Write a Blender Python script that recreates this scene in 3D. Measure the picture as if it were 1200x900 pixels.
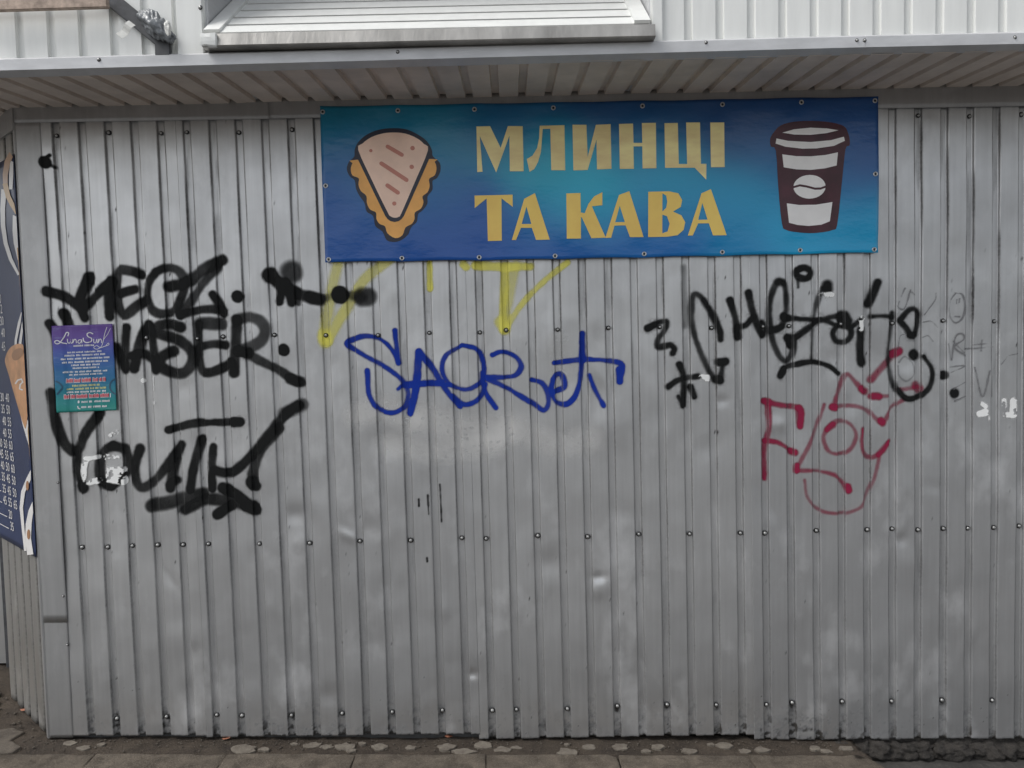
import bpy, bmesh, math, random
import numpy as np
from mathutils import Vector, Matrix, noise as mnoise
from mathutils.geometry import tessellate_polygon

random.seed(7)
rng = np.random.default_rng(7)
scene = bpy.context.scene
for o in list(bpy.data.objects):
    bpy.data.objects.remove(o)
C = scene.collection

# ------------------------------------------------------------------ camera
FPX = 900.0                      # focal length in units of 1/1200 picture width
CAM = np.array([1.9896, -3.4362, 1.8109])
YAW, PITCH, ROLL = -8e-4, -0.0559, -0.0213
def cam_axes():
    cy, sy, cp, sp = math.cos(YAW), math.sin(YAW), math.cos(PITCH), math.sin(PITCH)
    f = np.array([sy*cp, cy*cp, sp]); r = np.array([cy, -sy, 0.0]); u = np.cross(r, f)
    c, s = math.cos(ROLL), math.sin(ROLL)
    return c*r+s*u, -s*r+c*u, f
AR, AU, AF = cam_axes()
cd = bpy.data.cameras.new('camera'); cam = bpy.data.objects.new('camera', cd); C.objects.link(cam)
cd.sensor_fit = 'HORIZONTAL'; cd.sensor_width = 36.0; cd.lens = 36.0*FPX/1200.0
cd.clip_start = 0.05; cd.clip_end = 2000.0
M = Matrix.Identity(4)
for i in range(3):
    M[i][0] = AR[i]; M[i][1] = AU[i]; M[i][2] = -AF[i]; M[i][3] = CAM[i]
cam.matrix_world = M
scene.camera = cam

# ------------------------------------------------------------------ sky, sun, exposure
SUN_EL, SUN_AZ = math.radians(54), math.atan2(-0.90, -0.44)      # behind the camera, to its left
w = bpy.data.worlds.new('World'); scene.world = w; w.use_nodes = True
nt = w.node_tree; nt.nodes.clear()
sky = nt.nodes.new('ShaderNodeTexSky'); sky.sky_type = 'NISHITA'; sky.sun_disc = False
sky.sun_elevation = SUN_EL; sky.sun_rotation = SUN_AZ
sky.dust_density = 1.5; sky.air_density = 1.0; sky.ozone_density = 1.0
hs = nt.nodes.new('ShaderNodeHueSaturation'); hs.inputs['Saturation'].default_value = 0.22
bg = nt.nodes.new('ShaderNodeBackground'); bg.inputs['Strength'].default_value = 0.11
wo = nt.nodes.new('ShaderNodeOutputWorld')
nt.links.new(sky.outputs[0], hs.inputs['Color']); nt.links.new(hs.outputs[0], bg.inputs['Color']); nt.links.new(bg.outputs[0], wo.inputs['Surface'])
sd = bpy.data.lights.new('sun', 'SUN'); sd.energy = 1.45; sd.angle = math.radians(28); sd.color = (1.0, 0.975, 0.94)
sun = bpy.data.objects.new('sun', sd); C.objects.link(sun)
sv = Vector((math.sin(SUN_AZ)*math.cos(SUN_EL), math.cos(SUN_AZ)*math.cos(SUN_EL), math.sin(SUN_EL)))
sun.rotation_euler = (-sv).to_track_quat('-Z', 'Y').to_euler(); sun.location = (-3, -6, 8)
scene.view_settings.view_transform = 'Standard'; scene.view_settings.look = 'None'
scene.view_settings.exposure = 0.80; scene.view_settings.gamma = 1.0
scene.view_settings.use_curve_mapping = False

# ------------------------------------------------------------------ helpers
ZERO = np.zeros(3)
def at(px, py, p0=(0, 0, 0), n=(0, 1, 0)):
    """where the sight line through a point of the photograph meets a plane of the place"""
    d = AF + (px-600)/FPX*AR - (py-450)/FPX*AU
    p0 = np.asarray(p0, float); n = np.asarray(n, float)
    t = ((p0-CAM) @ n)/(d @ n)
    return CAM + t*d

def parent_to(o, parent):
    if parent is not None:
        o.parent = parent
        if parent.type == 'EMPTY':
            o.matrix_parent_inverse = Matrix.Translation(-parent.location)
def mesh_obj(name, verts, faces, mat, parent=None, smooth=False, attrs=None):
    me = bpy.data.meshes.new(name)
    me.from_pydata([tuple(map(float, v)) for v in verts], [], [tuple(int(i) for i in f) for f in faces])
    me.materials.append(mat)
    if smooth:
        me.polygons.foreach_set('use_smooth', [True]*len(me.polygons))
    if attrs:
        for k, a in attrs.items():
            if np.ndim(a) == 2:
                at_ = me.attributes.new(k, 'FLOAT_COLOR', 'POINT')
                at_.data.foreach_set('color', np.asarray(a, np.float32).ravel())
            else:
                at_ = me.attributes.new(k, 'FLOAT', 'POINT')
                at_.data.foreach_set('value', np.asarray(a, np.float32))
    me.update()
    o = bpy.data.objects.new(name, me); C.objects.link(o); parent_to(o, parent)
    return o
def bm_obj(name, bm, mat, parent=None, smooth=False):
    me = bpy.data.meshes.new(name); bm.normal_update(); bm.to_mesh(me); bm.free()
    me.materials.append(mat)
    if smooth:
        me.polygons.foreach_set('use_smooth', [True]*len(me.polygons))
    o = bpy.data.objects.new(name, me); C.objects.link(o); parent_to(o, parent)
    return o
def thing(name, label, cat, loc=(0, 0, 0), group=None):
    o = bpy.data.objects.new(name, None); C.objects.link(o); o.location = loc
    o.empty_display_size = 0.1
    o['label'] = label; o['category'] = cat
    if group: o['group'] = group
    return o
def tag(o, label, cat, group=None):
    o['label'] = label; o['category'] = cat
    if group: o['group'] = group
    return o
def structure(o):
    o['kind'] = 'structure'; return o

def box_bm(x0, x1, y0, y1, z0, z1, bevel=0.0, seg=2):
    bm = bmesh.new()
    bmesh.ops.create_cube(bm, size=1.0)
    for v in bm.verts:
        v.co = Vector(((x0+x1)/2+v.co.x*(x1-x0), (y0+y1)/2+v.co.y*(y1-y0), (z0+z1)/2+v.co.z*(z1-z0)))
    if bevel > 0:
        bmesh.ops.bevel(bm, geom=bm.edges[:], offset=bevel, segments=seg, affect='EDGES')
    return bm
def extrude_profile(profile, direction_pts):
    """sweep a closed 2-D profile list of 3-D offsets between two points"""
    a, b = [np.asarray(p, float) for p in direction_pts]
    n = len(profile)
    verts = [a+np.asarray(q, float) for q in profile]+[b+np.asarray(q, float) for q in profile]
    faces = [(i, (i+1) % n, n+(i+1) % n, n+i) for i in range(n)]
    faces += [tuple(range(n-1, -1, -1)), tuple(range(n, 2*n))]
    return verts, faces
def bar(name, p, q, wdt, dep, mat, parent, up=(0, 0, 1), bevel=0.003):
    """rectangular bar from p to q"""
    p = Vector(p); q = Vector(q); d = (q-p); L = d.length; d.normalize()
    s = d.cross(Vector((0, 1, 0))).normalized(); t = d.cross(s).normalized()
    bm = box_bm(-wdt/2, wdt/2, -dep/2, dep/2, 0, L, bevel)
    R = Matrix(((s.x, t.x, d.x), (s.y, t.y, d.y), (s.z, t.z, d.z)))
    for v in bm.verts: v.co = R @ v.co + p
    bmesh.ops.recalc_face_normals(bm, faces=bm.faces)
    return bm_obj(name, bm, mat, parent)

def fbm(x, z, scale, seed=0, octs=4):
    """cheap value noise on numpy arrays"""
    out = np.zeros(np.broadcast(x, z).shape); amp = 1.0; tot = 0
    r = np.random.default_rng(1000+seed); tab = r.random((256, 256))
    for o in range(octs):
        u = x/scale*2**o+17.3*o; v = z/scale*2**o+5.7*o
        iu = np.floor(u).astype(int); iv = np.floor(v).astype(int)
        fu = u-iu; fv = v-iv; fu = fu*fu*(3-2*fu); fv = fv*fv*(3-2*fv)
        g = lambda a, b: tab[a % 256, b % 256]
        out = out+amp*((g(iu, iv)*(1-fu)+g(iu+1, iv)*fu)*(1-fv)+(g(iu, iv+1)*(1-fu)+g(iu+1, iv+1)*fu)*fv)
        tot += amp; amp *= 0.5
    return out/tot

# ------------------------------------------------------------------ materials
def new_mat(name):
    m = bpy.data.materials.new(name); m.use_nodes = True
    nt = m.node_tree; b = nt.nodes['Principled BSDF']
    return m, nt, b
def N(nt, t, **kw):
    n = nt.nodes.new(t)
    for k, v in kw.items(): setattr(n, k, v)
    return n
def noise_node(nt, scale, detail=4, rough=0.55, stretch=None, coord='Object'):
    tc = N(nt, 'ShaderNodeTexCoord'); mp = N(nt, 'ShaderNodeMapping')
    if stretch: mp.inputs['Scale'].default_value = stretch
    nz = N(nt, 'ShaderNodeTexNoise'); nz.inputs['Scale'].default_value = scale
    nz.inputs['Detail'].default_value = detail; nz.inputs['Roughness'].default_value = rough
    nt.links.new(tc.outputs[coord], mp.inputs[0]); nt.links.new(mp.outputs[0], nz.inputs['Vector'])
    return nz.outputs['Fac']
def ramp(nt, src, p0, p1, c0=(0, 0, 0, 1), c1=(1, 1, 1, 1)):
    r = N(nt, 'ShaderNodeValToRGB'); e = r.color_ramp.elements
    e[0].position, e[1].position = p0, p1; e[0].color, e[1].color = c0, c1
    nt.links.new(src, r.inputs[0]); return r.outputs[0]
def mixc(nt, fac, a, b, mode='MIX'):
    m = N(nt, 'ShaderNodeMix', data_type='RGBA', blend_type=mode)
    for sock, v in ((m.inputs[0], fac), (m.inputs[6], a), (m.inputs[7], b)):
        if hasattr(v, 'is_linked'): nt.links.new(v, sock)
        else: sock.default_value = v
    return m.outputs[2]
def mth(nt, op, a, b=0.0, clamp=False):
    m = N(nt, 'ShaderNodeMath', operation=op); m.use_clamp = clamp
    for s, v in zip(m.inputs, (a, b)):
        if hasattr(v, 'is_linked'): nt.links.new(v, s)
        else: s.default_value = v
    return m.outputs[0]
def bump(nt, b, h, strength, dist=0.01, prev=None):
    bp = N(nt, 'ShaderNodeBump'); bp.inputs['Strength'].default_value = strength; bp.inputs['Distance'].default_value = dist
    nt.links.new(h, bp.inputs['Height'])
    if prev is not None: nt.links.new(prev, bp.inputs['Normal'])
    nt.links.new(bp.outputs[0], b.inputs['Normal']); return bp.outputs[0]
def simple(name, col, rough=0.6, metal=0.0, var=0.15, scale=30, bmp=0.0, spec=0.5, stretch=None):
    m, nt, b = new_mat(name)
    nz = noise_node(nt, scale, 5, 0.6, stretch)
    c0 = tuple(c*(1-var) for c in col)+(1,); c1 = tuple(min(1, c*(1+var)) for c in col)+(1,)
    nt.links.new(ramp(nt, nz, 0.3, 0.7, c0, c1), b.inputs['Base Color'])
    b.inputs['Roughness'].default_value = rough; b.inputs['Metallic'].default_value = metal
    b.inputs['Specular IOR Level'].default_value = spec
    if bmp: bump(nt, b, nz, bmp)
    return m

def galv_mat(name, base=(0.55, 0.552, 0.556), metal=0.84, rough=0.36, dirt_shade_attr=True):
    m, nt, b = new_mat(name)
    streak = noise_node(nt, 5.0, 6, 0.6, (9.0, 9.0, 0.35))
    blot = noise_node(nt, 2.3, 5, 0.6)
    fine = noise_node(nt, 160.0, 3, 0.6)
    c = mixc(nt, ramp(nt, streak, 0.30, 0.74), tuple(x*0.92 for x in base)+(1,), tuple(x*1.05 for x in base)+(1,))
    c = mixc(nt, mth(nt, 'MULTIPLY', ramp(nt, blot, 0.42, 0.75), 0.55), c, (base[0]*0.74, base[1]*0.74, base[2]*0.74, 1))
    oi = N(nt, 'ShaderNodeObjectInfo')
    c = mixc(nt, 1.0, c, ramp(nt, oi.outputs['Random'], 0.0, 1.0, (.94, .942, .945, 1), (1.03, 1.028, 1.02, 1)), 'MULTIPLY')
    pale_patch = ramp(nt, noise_node(nt, 3.4, 6, 0.65, (1, 1, 0.6)), 0.54, 0.74)  # pale patches put cloudy reflections of the steel into its colour
    c = mixc(nt, mth(nt, 'MULTIPLY', pale_patch, 0.55), c, (min(1, base[0]*1.3), min(1, base[1]*1.3), min(1, base[2]*1.3), 1))
    scr = noise_node(nt, 60.0, 3, 0.6, (0.5, 0.5, 6.0))
    c = mixc(nt, mth(nt, 'MULTIPLY', ramp(nt, scr, 0.68, 0.74), 0.16), c, (0.8, 0.8, 0.8, 1))
    rgh = mth(nt, 'ADD', mth(nt, 'MULTIPLY', ramp(nt, blot, 0.3, 0.7), 0.12), rough-0.06)
    rgh = mth(nt, 'ADD', rgh, mth(nt, 'MULTIPLY', fine, 0.08))
    met = mth(nt, 'SUBTRACT', metal, mth(nt, 'MULTIPLY', pale_patch, 0.30))
    if dirt_shade_attr:
        a = N(nt, 'ShaderNodeAttribute', attribute_name='dirt_shade')
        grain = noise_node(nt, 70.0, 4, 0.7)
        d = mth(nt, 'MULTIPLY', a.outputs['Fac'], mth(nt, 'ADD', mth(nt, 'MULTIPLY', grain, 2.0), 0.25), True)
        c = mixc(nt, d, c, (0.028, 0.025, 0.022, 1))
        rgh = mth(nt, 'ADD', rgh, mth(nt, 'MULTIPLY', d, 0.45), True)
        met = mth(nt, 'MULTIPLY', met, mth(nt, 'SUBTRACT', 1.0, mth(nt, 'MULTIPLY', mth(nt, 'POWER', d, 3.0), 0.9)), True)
    nt.links.new(c, b.inputs['Base Color']); nt.links.new(rgh, b.inputs['Roughness']); nt.links.new(met, b.inputs['Metallic'])
    wav = noise_node(nt, 7.0, 3, 0.5, (1.0, 1.0, 0.55))
    p = bump(nt, b, wav, 0.16, 0.02)
    bump(nt, b, fine, 0.03, 0.002, p)
    return m
GALV = galv_mat('galvanised_steel')
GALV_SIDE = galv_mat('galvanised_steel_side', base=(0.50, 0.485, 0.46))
FLASH = galv_mat('galvanised_flashing', base=(0.46, 0.46, 0.46), rough=0.44, dirt_shade_attr=False)
WHITE_STEEL = simple('white_coated_steel', (0.73, 0.74, 0.72), 0.45, 0.0, 0.05, 8, 0.02, stretch=(3, 3, .4))
FASCIA_M = simple('light_grey_coated_steel', (0.52, 0.525, 0.535), 0.42, 0.2, 0.12, 4, 0.03, stretch=(2, 1, 6))
SOFFIT_M = simple('cream_soffit_steel', (0.62, 0.54, 0.475), 0.5, 0.0, 0.16, 5, 0.02)
LIP_M = simple('bare_aluminium_rail', (0.36, 0.35, 0.33), 0.40, 0.6, 0.35, 5, 0.5, stretch=(1.6, 1, .4))
SCREW_M = simple('zinc_screw', (0.42, 0.42, 0.41), 0.4, 0.85, 0.15, 120)
RUBBER_M = simple('rubber_washer', (0.03, 0.03, 0.03), 0.7)
STRUT_M = simple('dark_grey_painted_steel', (0.055, 0.057, 0.062), 0.55, 0.0, 0.3, 40, 0.1)
RUST_M = simple('rusty_steel', (0.42, 0.33, 0.27), 0.8, 0.0, 0.35, 35, 0.2)
BAG_M = simple('grey_plastic_film', (0.15, 0.16, 0.17), 0.30, 0.0, 0.25, 25, 0.05, 0.6)
TAPE_M = simple('pale_tape', (0.6, 0.6, 0.57), 0.45)
DARK_M = simple('dark_wall_void', (0.06, 0.06, 0.06), 0.9)

def paint_mat(name, col, rough=0.6, streaky=0.12):
    m, nt, b = new_mat(name)
    a = N(nt, 'ShaderNodeAttribute', attribute_name='paint_cover')
    g = noise_node(nt, 420.0, 2, 0.7); s = noise_node(nt, 30.0, 5, 0.65, (2.0, 2.0, 0.8))
    f = mth(nt, 'ADD', a.outputs['Fac'], mth(nt, 'MULTIPLY', mth(nt, 'SUBTRACT', g, 0.5), 0.22))
    edge = mth(nt, 'MULTIPLY', a.outputs['Fac'], 9.0, True)
    f = mth(nt, 'MULTIPLY', mth(nt, 'MULTIPLY', f, 1.10), edge, True)
    f = mth(nt, 'MULTIPLY', f, mth(nt, 'SUBTRACT', 1.0, mth(nt, 'MULTIPLY', ramp(nt, s, 0.5, 0.85), streaky)), True)
    b.inputs['Base Color'].default_value = col+(1,); b.inputs['Roughness'].default_value = rough
    b.inputs['Specular IOR Level'].default_value = 0.16
    tr = N(nt, 'ShaderNodeBsdfTransparent'); mx = N(nt, 'ShaderNodeMixShader')
    out = nt.nodes['Material Output']
    nt.links.new(f, mx.inputs[0]); nt.links.new(tr.outputs[0], mx.inputs[1]); nt.links.new(b.outputs[0], mx.inputs[2])
    nt.links.new(mx.outputs[0], out.inputs['Surface'])
    return m
P_BLACK = paint_mat('black_spray_paint', (0.008, 0.0085, 0.0085))
P_BLUE = paint_mat('blue_marker_paint', (0.006, 0.034, 0.32))
P_YELLOW = paint_mat('yellow_spray_paint', (0.90, 0.84, 0.17), 0.6, 0.25)
P_RED = paint_mat('red_spray_paint', (0.27, 0.016, 0.055))
P_PEN = paint_mat('thin_dark_pen', (0.19, 0.19, 0.195))
P_PAPER = paint_mat('torn_white_paper', (0.88, 0.88, 0.86), 0.9, 0.02)
P_CHALK = paint_mat('pale_paste_residue', (0.78, 0.77, 0.75), 0.85, 0.2)

# ------------------------------------------------------------------ the corrugated front wall
PT, GR, SL, DP = 0.115, 0.034, 0.0032, 0.0135      # pitch, groove width, slope width, groove depth
ZW = 0.12                                          # height of the bottom screw row
def shear(z): return 0.006-0.0070*(z-ZW)           # the sheets hang slightly out of plumb
def rib(t):
    """depth of the profile behind the crest plane for distance t along the wall from a groove's left edge"""
    t = np.mod(t, PT)
    return DP*np.clip(np.minimum(t, GR-t)/SL, 0, 1)
_d = []
def dent_px(px, py, rx, rz, a, ang=0.0):
    q = at(px, py); _d.append((q[0], q[2], rx, rz, a, ang))
dent_px(345, 603, .05, .04, .006); dent_px(408, 628, .05, .02, -.0055, -.5); dent_px(702, 676, .035, .018, .0075)
dent_px(700, 692, .05, .04, -.006); dent_px(517, 715, .04, .05, -.005); dent_px(553, 790, .025, .02, .007)
dent_px(560, 760, .06, .08, -.004); dent_px(430, 620, .06, .05, .005); dent_px(1055, 632, .03, .03, .006)
dent_px(1070, 660, .07, .07, -.005); dent_px(908, 498, .05, .03, -.006); dent_px(845, 470, .03, .02, .005)
dent_px(385, 815, .05, .05, .005); dent_px(980, 420, .04, .05, .005); dent_px(600, 700, .05, .10, -.004)
dent_px(455, 520, .10, .06, .004); dent_px(720, 500, .08, .07, -.004); dent_px(205, 380, .04, .04, -.005)
dent_px(235, 520, .05, .06, .004); dent_px(1170, 250, .10, .12, .004); dent_px(640, 660, .06, .05, .004)
for k in range(110):
    _d.append((rng.uniform(-.1, 4.4), rng.uniform(.15, 2.1), rng.uniform(.02, .08), rng.uniform(.025, .12), rng.uniform(-.0034, .0034), rng.uniform(-.6, .6)))
def dents(x, z):
    out = 0.0034*(fbm(x, z*0.75, 0.20, 3, 3)-.5)*2
    for (cx, cz, rx, rz, a, g) in _d:
        dx, dz = x-cx, z-cz
        u = dx*math.cos(g)+dz*math.sin(g); v = -dx*math.sin(g)+dz*math.cos(g)
        e = (u/rx)**2+(v/rz)**2
        out = out+a*0.95*np.exp(-e)
    return out
def wall_y(x, z):
    s = x-shear(z)
    r = rib(s)
    return r+dents(x, z)*(0.35+0.65*(r < DP*.5))+0.012*(fbm(x*.8, z, 0.55, 14, 3)-.5)
def lattice(k0, k1, nc=16):
    """positions along the wall (before the out-of-plumb lean) for pitches k0..k1"""
    t = [0, SL*.5, SL]+list(np.linspace(SL, GR-SL, 6)[1:])+[GR-SL*.5, GR]+list(np.linspace(GR, PT, nc)[1:-1])
    return np.array([k*PT+v for k in range(k0, k1) for v in t])

kiosk = thing('kiosk', 'grey corrugated metal street kiosk covered in graffiti under a white overhang', 'kiosk', (2.0, 0.02, 0.0))

EVEN = [1, 3, 5, 6, 8, 10, 12, 14, 16, 17, 19, 21, 23, 25, 27, 28, 30, 32, 34, 36, 38]
ODD = [0, 2, 4, 5, 7, 9, 11, 13, 15, 16, 18, 20, 22, 24, 26, 27, 29, 31, 33, 35, 37]
def sheet(name, s0, s1, zbot0, zbot1, ztop, seed, dy=0.0):
    k0, k1 = int(math.floor(s0/PT)), int(math.ceil(s1/PT))
    ss = lattice(k0, k1); ss = ss[(ss > s0) & (ss < s1)]; ss = np.concatenate([[s0], ss, [s1]])
    low = np.arange(0, 0.26, 0.006); hi = np.linspace(0.26, 1.0, 200)
    H = ztop-max(zbot0, zbot1)
    zz = np.concatenate([low, 0.26+(H-0.26)*(hi-0.26)/0.74])
    S, Z = np.meshgrid(ss, zz)
    zb = zbot0+(zbot1-zbot0)*(S-s0)/(s1-s0)
    fade = np.clip(1-Z/0.5, 0, 1); Zw = Z+max(zbot0, zbot1)+(zb-max(zbot0, zbot1))*fade
    Zw[0] += (fbm(S[0]*1.0, S[0]*0, 0.05, seed)-.5)*0.006
    X = S+shear(Zw)
    Y = wall_y(X, Zw)+dy
    # grime: along the folds (lines that also paint in crease shade), round the screws and splashed up from the ground
    t = np.mod(S, PT)
    fold = np.exp(-((np.minimum(np.abs(t-GR+.001), np.minimum(np.abs(t), np.abs(t-PT))))/.0024)**2)
    n1 = fbm(X*3, Zw*.5, .12, seed+5); n2 = fbm(X, Zw, .02, seed+9, 3)
    dirt_shade = fold*np.clip((n1-.30)*2.6, 0, 1)*(0.35+0.15*np.clip((Zw-.9)/1.0, 0, 1))
    groove = (t < GR).astype(float)
    dirt_shade = dirt_shade+groove*np.clip((fbm(X*4, Zw*.35, .1, seed+21)-.58)*1.4, 0, .14)
    hb = Zw-zb
    loc_ = np.clip(.9*np.exp(-((X-3.25)/.38)**2)+.5*np.exp(-((X-1.0)/.35)**2)+.25*np.clip((fbm(X, Zw*0, .3, 77, 2)-.5)*4, 0, 1), 0, 1)
    reach = .02+.10*loc_*fbm(X, Zw*0, .06, 78, 2)*1.6
    splash = np.clip(1.15-hb/reach, 0, 1)*np.clip((n2-.50)*7, 0, 1)*loc_+np.clip((fbm(X, Zw, .026, seed+41, 3)-.68)*9, 0, 1)*np.clip(1-hb/.22, 0, 1)*(.2+.8*loc_)
    splash = splash+groove*np.clip(1-hb/(.05+.22*fbm(X, Zw*0, .11, 79, 2)), 0, 1)*np.clip((n2-.36)*4, 0, 1)*.95
    rim = np.clip(1-hb/.010, 0, 1)*np.clip((n2-.42)*4, 0, 1)
    specks = np.clip((fbm(X*1.1, Zw, .010, seed+31, 2)-.885)*16, 0, 1)*.8*(fbm(X, Zw, .6, seed+33, 2) > .5)
    ring_ = np.zeros(S.shape)
    for k in EVEN:
        wob = .012+.006*math.sin(k*7.3)
        ring_ = ring_+np.exp(-((S-k*PT-GR*.5)/.011)**2-((Zw-ZW+.006)/(wob+.008))**2)
    dirt_shade = np.clip(dirt_shade+splash*.6+rim*.7+specks+ring_*np.clip((n2-.25)*2.2, 0, 1), 0, 1)
    n, mcol = S.shape
    verts = np.stack([X, Y, Zw], -1).reshape(-1, 3)
    idx = np.arange(n*mcol).reshape(n, mcol)
    quads = np.stack([idx[:-1, :-1], idx[:-1, 1:], idx[1:, 1:], idx[1:, :-1]], -1).reshape(-1, 4)
    o = mesh_obj(name, verts, quads, GALV, kiosk, True, {'dirt_shade': dirt_shade.ravel()})
    mod = o.modifiers.new('thickness', 'SOLIDIFY'); mod.thickness = 0.0008; mod.offset = -1.0
    return o
ZT = 2.84
SEAM = [-0.155, 4*PT+.085+.005, 15*PT+.075, 26*PT+.075, 37*PT+.075, 43*PT]
ZBOT = [(.045, .030), (.024, .012), (-.012, -.022), (-.043, -.066), (-.055, -.06)]
sheets = []
for i in range(5):
    sheets.append(sheet('cladding_sheet', SEAM[i]-(0.0 if i == 0 else 0.006), SEAM[i+1], ZBOT[i][0], ZBOT[i][1], ZT, 40*i, -0.0012*(i % 2)))

# screws: head on a rubber washer
def screw_mesh():
    bm = bmesh.new()
    def ring(r, y, n=8): return [bm.verts.new((r*math.cos(2*math.pi*i/n), y, r*math.sin(2*math.pi*i/n))) for i in range(n)]
    rs = [ring(.0122, 0.0), ring(.0115, -.0025), ring(.0068, -.003), ring(.0066, -.008), ring(.0050, -.0098)]
    for a, b in zip(rs, rs[1:]):
        for i in range(8): bm.faces.new((a[i], a[(i+1) % 8], b[(i+1) % 8], b[i]))
    bm.faces.new(rs[-1][::-1])
    bmesh.ops.recalc_face_normals(bm, faces=bm.faces)
    me = bpy.data.meshes.new('screw'); bm.to_mesh(me); bm.free()
    me.materials.append(SCREW_M); me.materials.append(RUBBER_M)
    for i, p in enumerate(me.polygons):
        if i < 16: p.material_index = 1
        p.use_smooth = True
    return me
SCREW = screw_mesh()
def put_screw(x, y, z, parent, rot=0.0, s=1.0):
    o = bpy.data.objects.new('screw', SCREW); C.objects.link(o); parent_to(o, parent)
    o.location = (x, y, z); o.rotation_euler = (random.uniform(-.12, .12), random.uniform(0, 1), rot+random.uniform(-.12, .12)); o.scale = (s, s, s)
def sheet_of(s):
    for i in range(5):
        if s < SEAM[i+1]: return sheets[i]
    return sheets[-1]
for zrow, ids in ((ZW, EVEN), (ZW+.7997, ODD+[1, 3, 32, 34, 36]), (ZW+1.735, EVEN), (ZW+2.64, ODD)):
    for k in ids:
        s = k*PT+GR*.5+random.uniform(-.003, .003); z = zrow+random.uniform(-.006, .006)
        x = s+shear(z)
        put_screw(x, float(wall_y(np.array([x]), np.array([z]))[0])-.0035, z, sheet_of(s), s=random.uniform(.95, 1.12) if zrow < 1 else random.uniform(.82, .98))

# flashing along the top (two lengths with a lapped joint) and the folded corner strip (two lengths)
def flashing(name, pts_front, y0, thick, mat, parent, wob=.0012, seed=0, nx=60, nz=6):
    """a slightly buckled folded strip: quad in the wall plane given by four (x,z) corners, with real thickness"""
    (x0, z0), (x1, z1), (x2, z2), (x3, z3) = pts_front
    V = []; F = []
    us = np.linspace(0, 1, nx); vs = np.linspace(0, 1, nz)
    for v in vs:
        for u in us:
            x = (x0*(1-u)+x1*u)*(1-v)+(x3*(1-u)+x2*u)*v
            z = (z0*(1-u)+z1*u)*(1-v)+(z3*(1-u)+z2*u)*v
            V.append((x, y0+wob*(mnoise.noise(Vector((x*3+seed, z*3, seed)))), z))
    for j in range(nz-1):
        for i in range(nx-1):
            a = j*nx+i; F.append((a, a+1, a+1+nx, a+nx))
    o = mesh_obj(name, V, F, mat, parent, True)
    md = o.modifiers.new('thickness', 'SOLIDIFY'); md.thickness = thick; md.offset = 1.0
    return o
zt0, zt1 = 2.813, 2.895
xj = at(316, 135)[0]
flashing('top_flashing', ((-.172, zt0), (xj+.004, zt0-.007), (xj+.004, zt1), (-.172, zt1)), -.006, .002, FLASH, kiosk, seed=3)
flashing('top_flashing', ((xj, zt0-.006), (4.95, zt0-.026), (4.95, zt1), (xj, zt1)), -.0085, .002, FLASH, kiosk, seed=9, nx=140)
zc = at(66, 729)[2]
flashing('corner_flashing', ((-.172, zc), (-.060, zc-.002), (-.060, zt0+.02), (-.174, zt0+.02)), -.005, .0012, FLASH, kiosk, .0022, 5, 12, 60)
flashing('corner_flashing', ((-.170, .038), (-.063, .036), (-.061, zc+.05), (-.172, zc+.05)), -.0028, .0012, FLASH, kiosk, .0022, 6, 12, 40)
for (px, py) in ((76, 698), (81, 755), (70, 565)):
    q = at(px, py); put_screw(q[0]-.004, -.006, q[2], kiosk, s=.55)

# unseen dark filler added behind the sheets to stop light leaking through
CX, CY = -.172, 0.0
DS = np.array([-.73, .683, 0.0]); DS /= np.linalg.norm(DS); NS = np.array([-DS[1], DS[0], 0.0])      # side wall direction, outward normal
LS = 0.64
foot = [(-.13, .03), (4.94, .03), (4.94, 2.4), (CX+DS[0]*LS+.03, 2.4), (CX+DS[0]*LS+.03, CY+DS[1]*LS), (-.155, .045)]
v = [(x, y, -.02) for x, y in foot]+[(x, y, 2.86) for x, y in foot]
n = len(foot)
mesh_obj('filler_core', v, [tuple(range(n-1, -1, -1)), tuple(range(n, 2*n))]+[(i, (i+1) % n, n+(i+1) % n, n+i) for i in range(n)], DARK_M, kiosk)

# ------------------------------------------------------------------ side wall round the corner
def side_pt(s, z, off=0.0):
    return np.array([CX, CY, 0])+DS*s+NS*off+np.array([0, 0, z])
def side_sheet(s0, s1, z0, z1):
    k0, k1 = int(math.floor(s0/PT)), int(math.ceil(s1/PT))+1
    ss = lattice(k0, k1, 8); ss = ss[(ss > s0) & (ss < s1)]; ss = np.concatenate([[s0], ss, [s1]])
    zz = np.linspace(z0, z1, 90)
    V = []; D = []
    for z in zz:
        for s in ss:
            r = float(rib(s-.05))
            V.append(side_pt(s, z, -r+.0025*mnoise.noise(Vector((s*5, z*2.2, 4)))))
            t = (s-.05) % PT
            D.append((.95 if min(abs(t), abs(t-GR), abs(t-PT)) < .004 else 0.04)+max(0, .5-(z-z0)*4)*.6)  # rib-fold shade painted as dark lines; also darker towards the foot
    m = len(ss); idx = np.arange(len(V)).reshape(len(zz), m)
    q = np.stack([idx[:-1, 1:], idx[:-1, :-1], idx[1:, :-1], idx[1:, 1:]], -1).reshape(-1, 4)
    o = mesh_obj('side_cladding_sheet', V, q, GALV_SIDE, kiosk, True, {'dirt_shade': np.clip(D, 0, 1)})
    md = o.modifiers.new('thickness', 'SOLIDIFY'); md.thickness = .0008; md.offset = 1.0
    return o
side_sheet(.0, LS, .035, ZT)
V, Fc = extrude_profile([side_pt(0, zt0-.03, .0)-side_pt(0, 0), side_pt(0, zt0-.03, .012)-side_pt(0, 0), side_pt(0, zt1, .012)-side_pt(0, 0), side_pt(0, zt1, .0)-side_pt(0, 0)], (side_pt(0.0, 0), side_pt(LS, 0)))
mesh_obj('side_top_flashing', V, Fc, FLASH, kiosk)
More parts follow.
